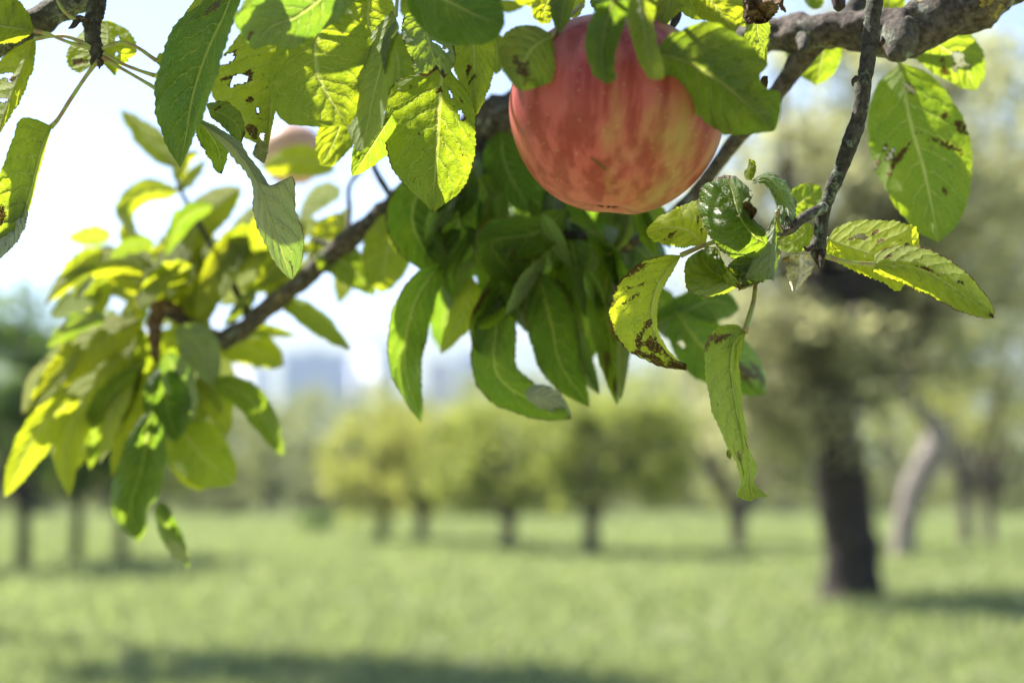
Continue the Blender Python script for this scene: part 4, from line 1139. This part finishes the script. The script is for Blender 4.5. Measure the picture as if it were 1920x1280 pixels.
def tree(base, trunk, cc, cr, label, mat='green', bark=None, clumps=70, per=70, size=.06, gap=.75, limbs=7, name="fruit_tree", cat="tree", group="orchard trees across the meadow", cls=.26, extra=()):
    """base: ground point; trunk: [(point, radius)], cc/cr: crown centre and half sizes"""
    e = empty(name, base, label, cat, group)
    cc, cr = Vector(cc), Vector(cr)
    parts = [tube_data([p for p, _ in trunk], [r for _, r in trunk], n=36, k=16, rough=.22, freq=4.5, seed=RNG.random() * 9)]
    top, tr = trunk[-1]
    cen = []
    for i in range(clumps):
        while True:
            d = RNG.normal(size=3)
            d /= np.linalg.norm(d)
            if d[2] > -.8:
                break
        k = RNG.uniform(gap * .3, 1.0) ** .6 * (1 + .42 * noise.noise(Vector(d) * 1.7 + Vector(base) * .37))
        cen.append(np.array(cc) + d * np.array(cr) * k)
    for ex in extra:
        cen.append(np.array(ex))
    clumps = len(cen)
    for i in range(limbs):
        t = Vector(cen[int(RNG.integers(len(cen)))])
        m = top.lerp(t, .5) + Vector(RNG.normal(size=3)) * cr.x * .1
        parts.append(tube_data([top - Vector((0, 0, tr * .5)), top.lerp(m, .5) + Vector((0, 0, cr.z * .06)), m, t], [tr * .75, tr * .5, tr * .34, tr * .1], n=18, k=9, rough=.2, freq=5))
        for _ in range(3):
            t2 = Vector(cen[int(RNG.integers(len(cen)))])
            if (t2 - m).length < cr.x * 1.1:
                parts.append(tube_data([m, m.lerp(t2, .5) + Vector(RNG.normal(size=3)) * cr.x * .05, t2], [tr * .28, tr * .18, tr * .05], n=10, k=6))
    v, f = merge(parts)
    link("trunk", v, f, bark or M_TRUNK, e)
    V, Fc, W = clump_leaves(cen, RNG.uniform(.6, 1.2, clumps) * min(cr.x, cr.z) * cls, per, size)
    o = link("crown", V, Fc, M_CROWN[mat], e, smooth=False, wear=W)
    return e


def px_tree(x, y, w, top, bot, hw, label, cx=None, lean=0, mat='green', bark=None, path=None, **kw):
    b, t = gnd(x, y)
    s = t / F                                            # metres per photo pixel there
    if kw.get('droop'):
        kw['extra'] = [tuple(at(RNG.uniform(x0, x1), RNG.uniform(y0, y1), t - RNG.uniform(za, zb))) for x0, x1, y0, y1, n_, za, zb in kw.pop('droop') for _ in range(n_)]
    if path:
        tp = [(at(a, c, t), r * s) for a, c, r in path]
        tp[0] = (b, tp[0][1])
    else:
        hc = (925 - bot) * s + EYE
        tp = [(b - Vector((0, 0, .05)), w * .62 * s), (b + Vector((lean * s * .2, 0, hc * .25)), w * .5 * s), (b + Vector((lean * s * .6, 0, hc * .7)), w * .46 * s),
              (b + Vector((lean * s, 0, hc + 15 * s)), w * .44 * s)]
    zt, zb = (925 - top) * s + EYE, (925 - bot) * s + EYE
    cc = (b.x + ((cx if cx is not None else x) - x) * s, b.y, (zt + zb) / 2)
    return tree(b, tp, cc, (hw * s, hw * s * .9, (zt - zb) / 2), label, mat, bark, **kw)


px_tree(42, 1078, 27, 500, 960, 200, "dark green orchard tree at the left edge with the nearest thin trunk", cx=-40, mat='dark', clumps=80, per=80, size=.07)
px_tree(143, 1062, 23, 680, 965, 130, "small orchard tree behind the rosette, second trunk from the left edge", mat='dark')
px_tree(226, 1056, 23, 690, 960, 140, "small orchard tree behind the rosette, third trunk from the left edge", mat='green')
px_tree(715, 1018, 24, 730, 1000, 150, "yellowish orchard tree, left one of the pair of thin trunks in mid meadow", cx=735, bark=M_TRUNK_GREY, mat='yellow', clumps=90)
px_tree(790, 1022, 26, 735, 992, 140, "yellowish orchard tree, right one of the pair of thin trunks in mid meadow", cx=810, bark=M_TRUNK_GREY, mat='yellow', clumps=90)
px_tree(955, 1037, 30, 715, 992, 155, "round green orchard tree with a pale greyish trunk in mid meadow", cx=945, bark=M_TRUNK_GREY, clumps=95)
px_tree(1110, 1045, 33, 695, 996, 200, "round orchard tree with a dark sturdy trunk in mid meadow", cx=1140, bark=M_TRUNK_GREY, clumps=130)
px_tree(1385, 1030, 32, 540, 990, 190, "olive green tree whose trunk stands under the lowest hanging leaf", mat='olive', bark=M_TRUNK_GREY, cx=1400, clumps=100)
px_tree(1600, 1130, 90, 60, 965, 360, "large old tree with a thick black leaning trunk on the right", mat='hoary', cx=1590, clumps=270, per=36, size=.06, gap=.5, limbs=30, cls=.17, droop=((1320, 1650, 560, 850, 70, .3, 1.5), (1440, 1990, 60, 430, 110, -1.6, 1.4)),
        path=[(1606, 1130, 68), (1602, 1095, 57), (1598, 1050, 52), (1590, 970, 50), (1576, 880, 49), (1564, 810, 46), (1562, 740, 40)])
px_tree(1692, 1052, 38, 40, 730, 300, "tree with a pale curving trunk lit from the left", mat='olive', bark=M_TRUNK_PALE, cx=1840, clumps=330, per=42, droop=((1700, 1990, 330, 690, 60, -1, 1.5),), size=.06, limbs=9, cls=.2,
        path=[(1692, 1052, 23), (1697, 985, 22), (1716, 915, 24), (1750, 850, 27), (1758, 808, 24), (1728, 772, 17), (1690, 735, 12)])
px_tree(1812, 1024, 25, 330, 950, 190, "olive tree with a slim trunk near the right edge, left of a close pair", cx=1830, mat='yellow', bark=M_TRUNK_GREY)
px_tree(1855, 1020, 22, 300, 950, 210, "olive tree with a slim trunk near the right edge, right of a close pair", cx=1900, mat='olive', bark=M_TRUNK_GREY)
bb = Vector((-6.0, 11.1, 0))
tree(bb, [(bb, .26), (bb + Vector((.1, 0, 2.5)), .2), (bb + Vector((.5, -.1, 5.4)), .14)], (-5.3, 10.45, 7.2), (1.45, 1.0, 1.3),
     "tall tree standing just outside the left edge, its shade falling on the near grass", 'green', clumps=80, per=60, size=.07)
# low dark bush in the meadow
b, t = gnd(592, 998)
s = t / F
e = empty("bush", b, "low dark bush crouching in the meadow between the orchard trees", "bush")
cen = [(b.x + RNG.normal() * 26 * s, b.y + RNG.normal() * 20 * s, RNG.uniform(6, 30) * s) for _ in range(30)]
V, Fc, W = clump_leaves(cen, [12 * s] * 30, 60, .05)
link("foliage", V, Fc, M_CROWN['dark'], e, smooth=False, wear=W)
v, f = merge([tube_data([b, b + Vector((dx * s, 0, 14 * s)), b + Vector((dx * 2 * s, 0, 28 * s))], [.05, .035, .015], n=8, k=6) for dx in (-12, -3, 6, 13)])
link("stem", v, f, M_TRUNK, e)

# the far edge of the orchard, one mass of trees
cen, rad = [], []
tr_parts = []
for i in range(120):
    d = RNG.uniform(62, 120)
    x = RNG.uniform(-.42, .42) * d
    h = RNG.uniform(6.0, 8.6) * (1 + .15 * math.sin(x * .13)) * d / 85
    tr_parts.append(tube_data([Vector((x, d, -.1)), Vector((x + .1, d, h * .3)), Vector((x, d, h * .6))], [.16, .13, .08], n=6, k=6))
    for _ in range(22):
        q = RNG.normal(size=3)
        q /= np.linalg.norm(q)
        cen.append((x + q[0] * h * .42, d + q[1] * h * .4, h * .53 + q[2] * h * .46))
        rad.append(h * .15)
for i in range(900):
    d = RNG.uniform(66, 125)
    cen.append((RNG.uniform(-.45, .45) * d, d, RNG.uniform(.1, 1.7)))
    rad.append(RNG.uniform(.5, 1.1))
V, Fc, W = clump_leaves(cen, rad, 56, .16)
tl = link("treeline", V, Fc, M_CROWN['line'], smooth=False, wear=W)
tl['kind'] = 'stuff'
tl['label'] = "far row of blurred trees along the end of the meadow"
tl['category'] = "trees"
v, f = merge(tr_parts)
link("trunks", v, f, M_TRUNK_GREY, tl)['kind'] = 'stuff'

# ------------------------------------------------------------------ hills and the town far behind
hv, hf = [], []
NX, NY = 90, 14
for j in range(NY):
    d = 420 + j * 150
    for i in range(NX):
        x = (i / (NX - 1) - .5) * 2 * (d * .9 + 300)
        k = j / (NY - 1)
        hgt = (1 - math.cos(math.pi * k)) / 2 * 250 + noise.noise(Vector((x * .0016, d * .0012, 3))) * 45 * k - 1.5 * (j == 0)
        hv.append((x, d, max(-2, hgt)))
for j in range(NY - 1):
    for i in range(NX - 1):
        a = j * NX + i
        hf.append((a, a + 1, a + NX + 1, a + NX))
t = NT("hill_woods")
co = t.n("ShaderNodeTexCoord").outputs["Object"]
c = t.mix(t.ramp(t.noise(co, .012, 5, .65), .4, .62), (0.06, 0.085, 0.04), (0.16, 0.17, 0.09))
hm = t.done(t.n("ShaderNodeBsdfPrincipled", {"Base Color": c, "Roughness": .95}).outputs[0])
link("hills", hv, hf, hm)['kind'] = 'structure'


def wall_mat(name, c):
    t = NT(name)
    co = t.n("ShaderNodeTexCoord").outputs["Object"]
    k = t.mix(t.math('MULTIPLY', t.noise(co, .2, 4), .25), c, tuple(x * .8 for x in c))
    return t.done(t.n("ShaderNodeBsdfPrincipled", {"Base Color": k, "Roughness": .8}).outputs[0])


M_WHITE = wall_mat("white_plaster", (.88, .85, .84))
M_BLUE = wall_mat("grey_blue_panel", (.26, .34, .52))
M_GLASS = wall_mat("window_glass", (.10, .13, .18))
M_ROOF = wall_mat("grey_roof", (.3, .28, .28))
M_BRICK = wall_mat("brick", (.42, .30, .26))


def box(x0, x1, y0, y1, z0, z1):
    v = [(x, y, z) for z in (z0, z1) for y in (y0, y1) for x in (x0, x1)]
    return [Vector(p) for p in v], [(0, 2, 3, 1), (4, 5, 7, 6), (0, 1, 5, 4), (1, 3, 7, 5), (3, 2, 6, 7), (2, 0, 4, 6)]


def block(x0, x1, ytop, ybase, d, depth, m, label, turn=0):
    s = d / F
    X0, X1 = (x0 - 960) * s, (x1 - 960) * s
    Z0, Z1 = (925 - ybase) * s + EYE - 12, (925 - ytop) * s + EYE
    e = empty("apartment_block", ((X0 + X1) / 2, d, Z0), label, "building", "town buildings beyond the orchard")
    link("wall", *box(X0, X1, d, d + depth, Z0, Z1), m, e, smooth=False)
    link("roof", *merge([box(X0 - .4, X1 + .4, d - .4, d + depth + .4, Z1 + .002, Z1 + 1.0), box((X0 * .6 + X1 * .4), (X0 * .4 + X1 * .6), d + 3, d + 7, Z1 + 1.002, Z1 + 4)]), M_ROOF, e, smooth=False)
    fl = int((Z1 - Z0) / 3)
    nx = max(3, int((X1 - X0) / 4))
    st = (X1 - X0) / nx
    for k in range(fl):
        zz = Z0 + 3 * k
        if zz + 2.6 > Z1:
            break
        link("window_row", *box(X0 + 1.2, X1 - 1.2, d - .12, d - .003, zz + .9, zz + 2.4), M_GLASS, e, smooth=False)
    e.rotation_euler.z = R(turn)


block(470, 510, 690, 760, 820, 44, M_WHITE, "low white apartment block left of the blue one beyond the trees", turn=25)
block(528, 650, 664, 775, 780, 16, M_BLUE, "wide grey blue apartment block beyond the orchard trees")
block(705, 745, 650, 775, 760, 52, M_WHITE, "tall white apartment block right of the blue one beyond the trees", turn=24)
block(800, 850, 682, 775, 900, 14, M_BRICK, "brick apartment block far off right of the dark hanging leaf")
block(856, 905, 668, 760, 1000, 14, M_BLUE, "small grey blue block at the right end of the town")

# ------------------------------------------------------------------ haze
hv, hf = box(-3200, 3200, -220, 2600, -3, 420)
hz = NT("haze_air")
vol = hz.n("ShaderNodeVolumePrincipled", {"Color": (.62, .76, 1.0, 1), "Density": 0.0004, "Anisotropy": 0.2})
hz.t.links.new(vol.outputs[0], hz.out.inputs[1])
o = link("haze", hv, hf, hz.m, smooth=False)
o['kind'] = 'stuff'
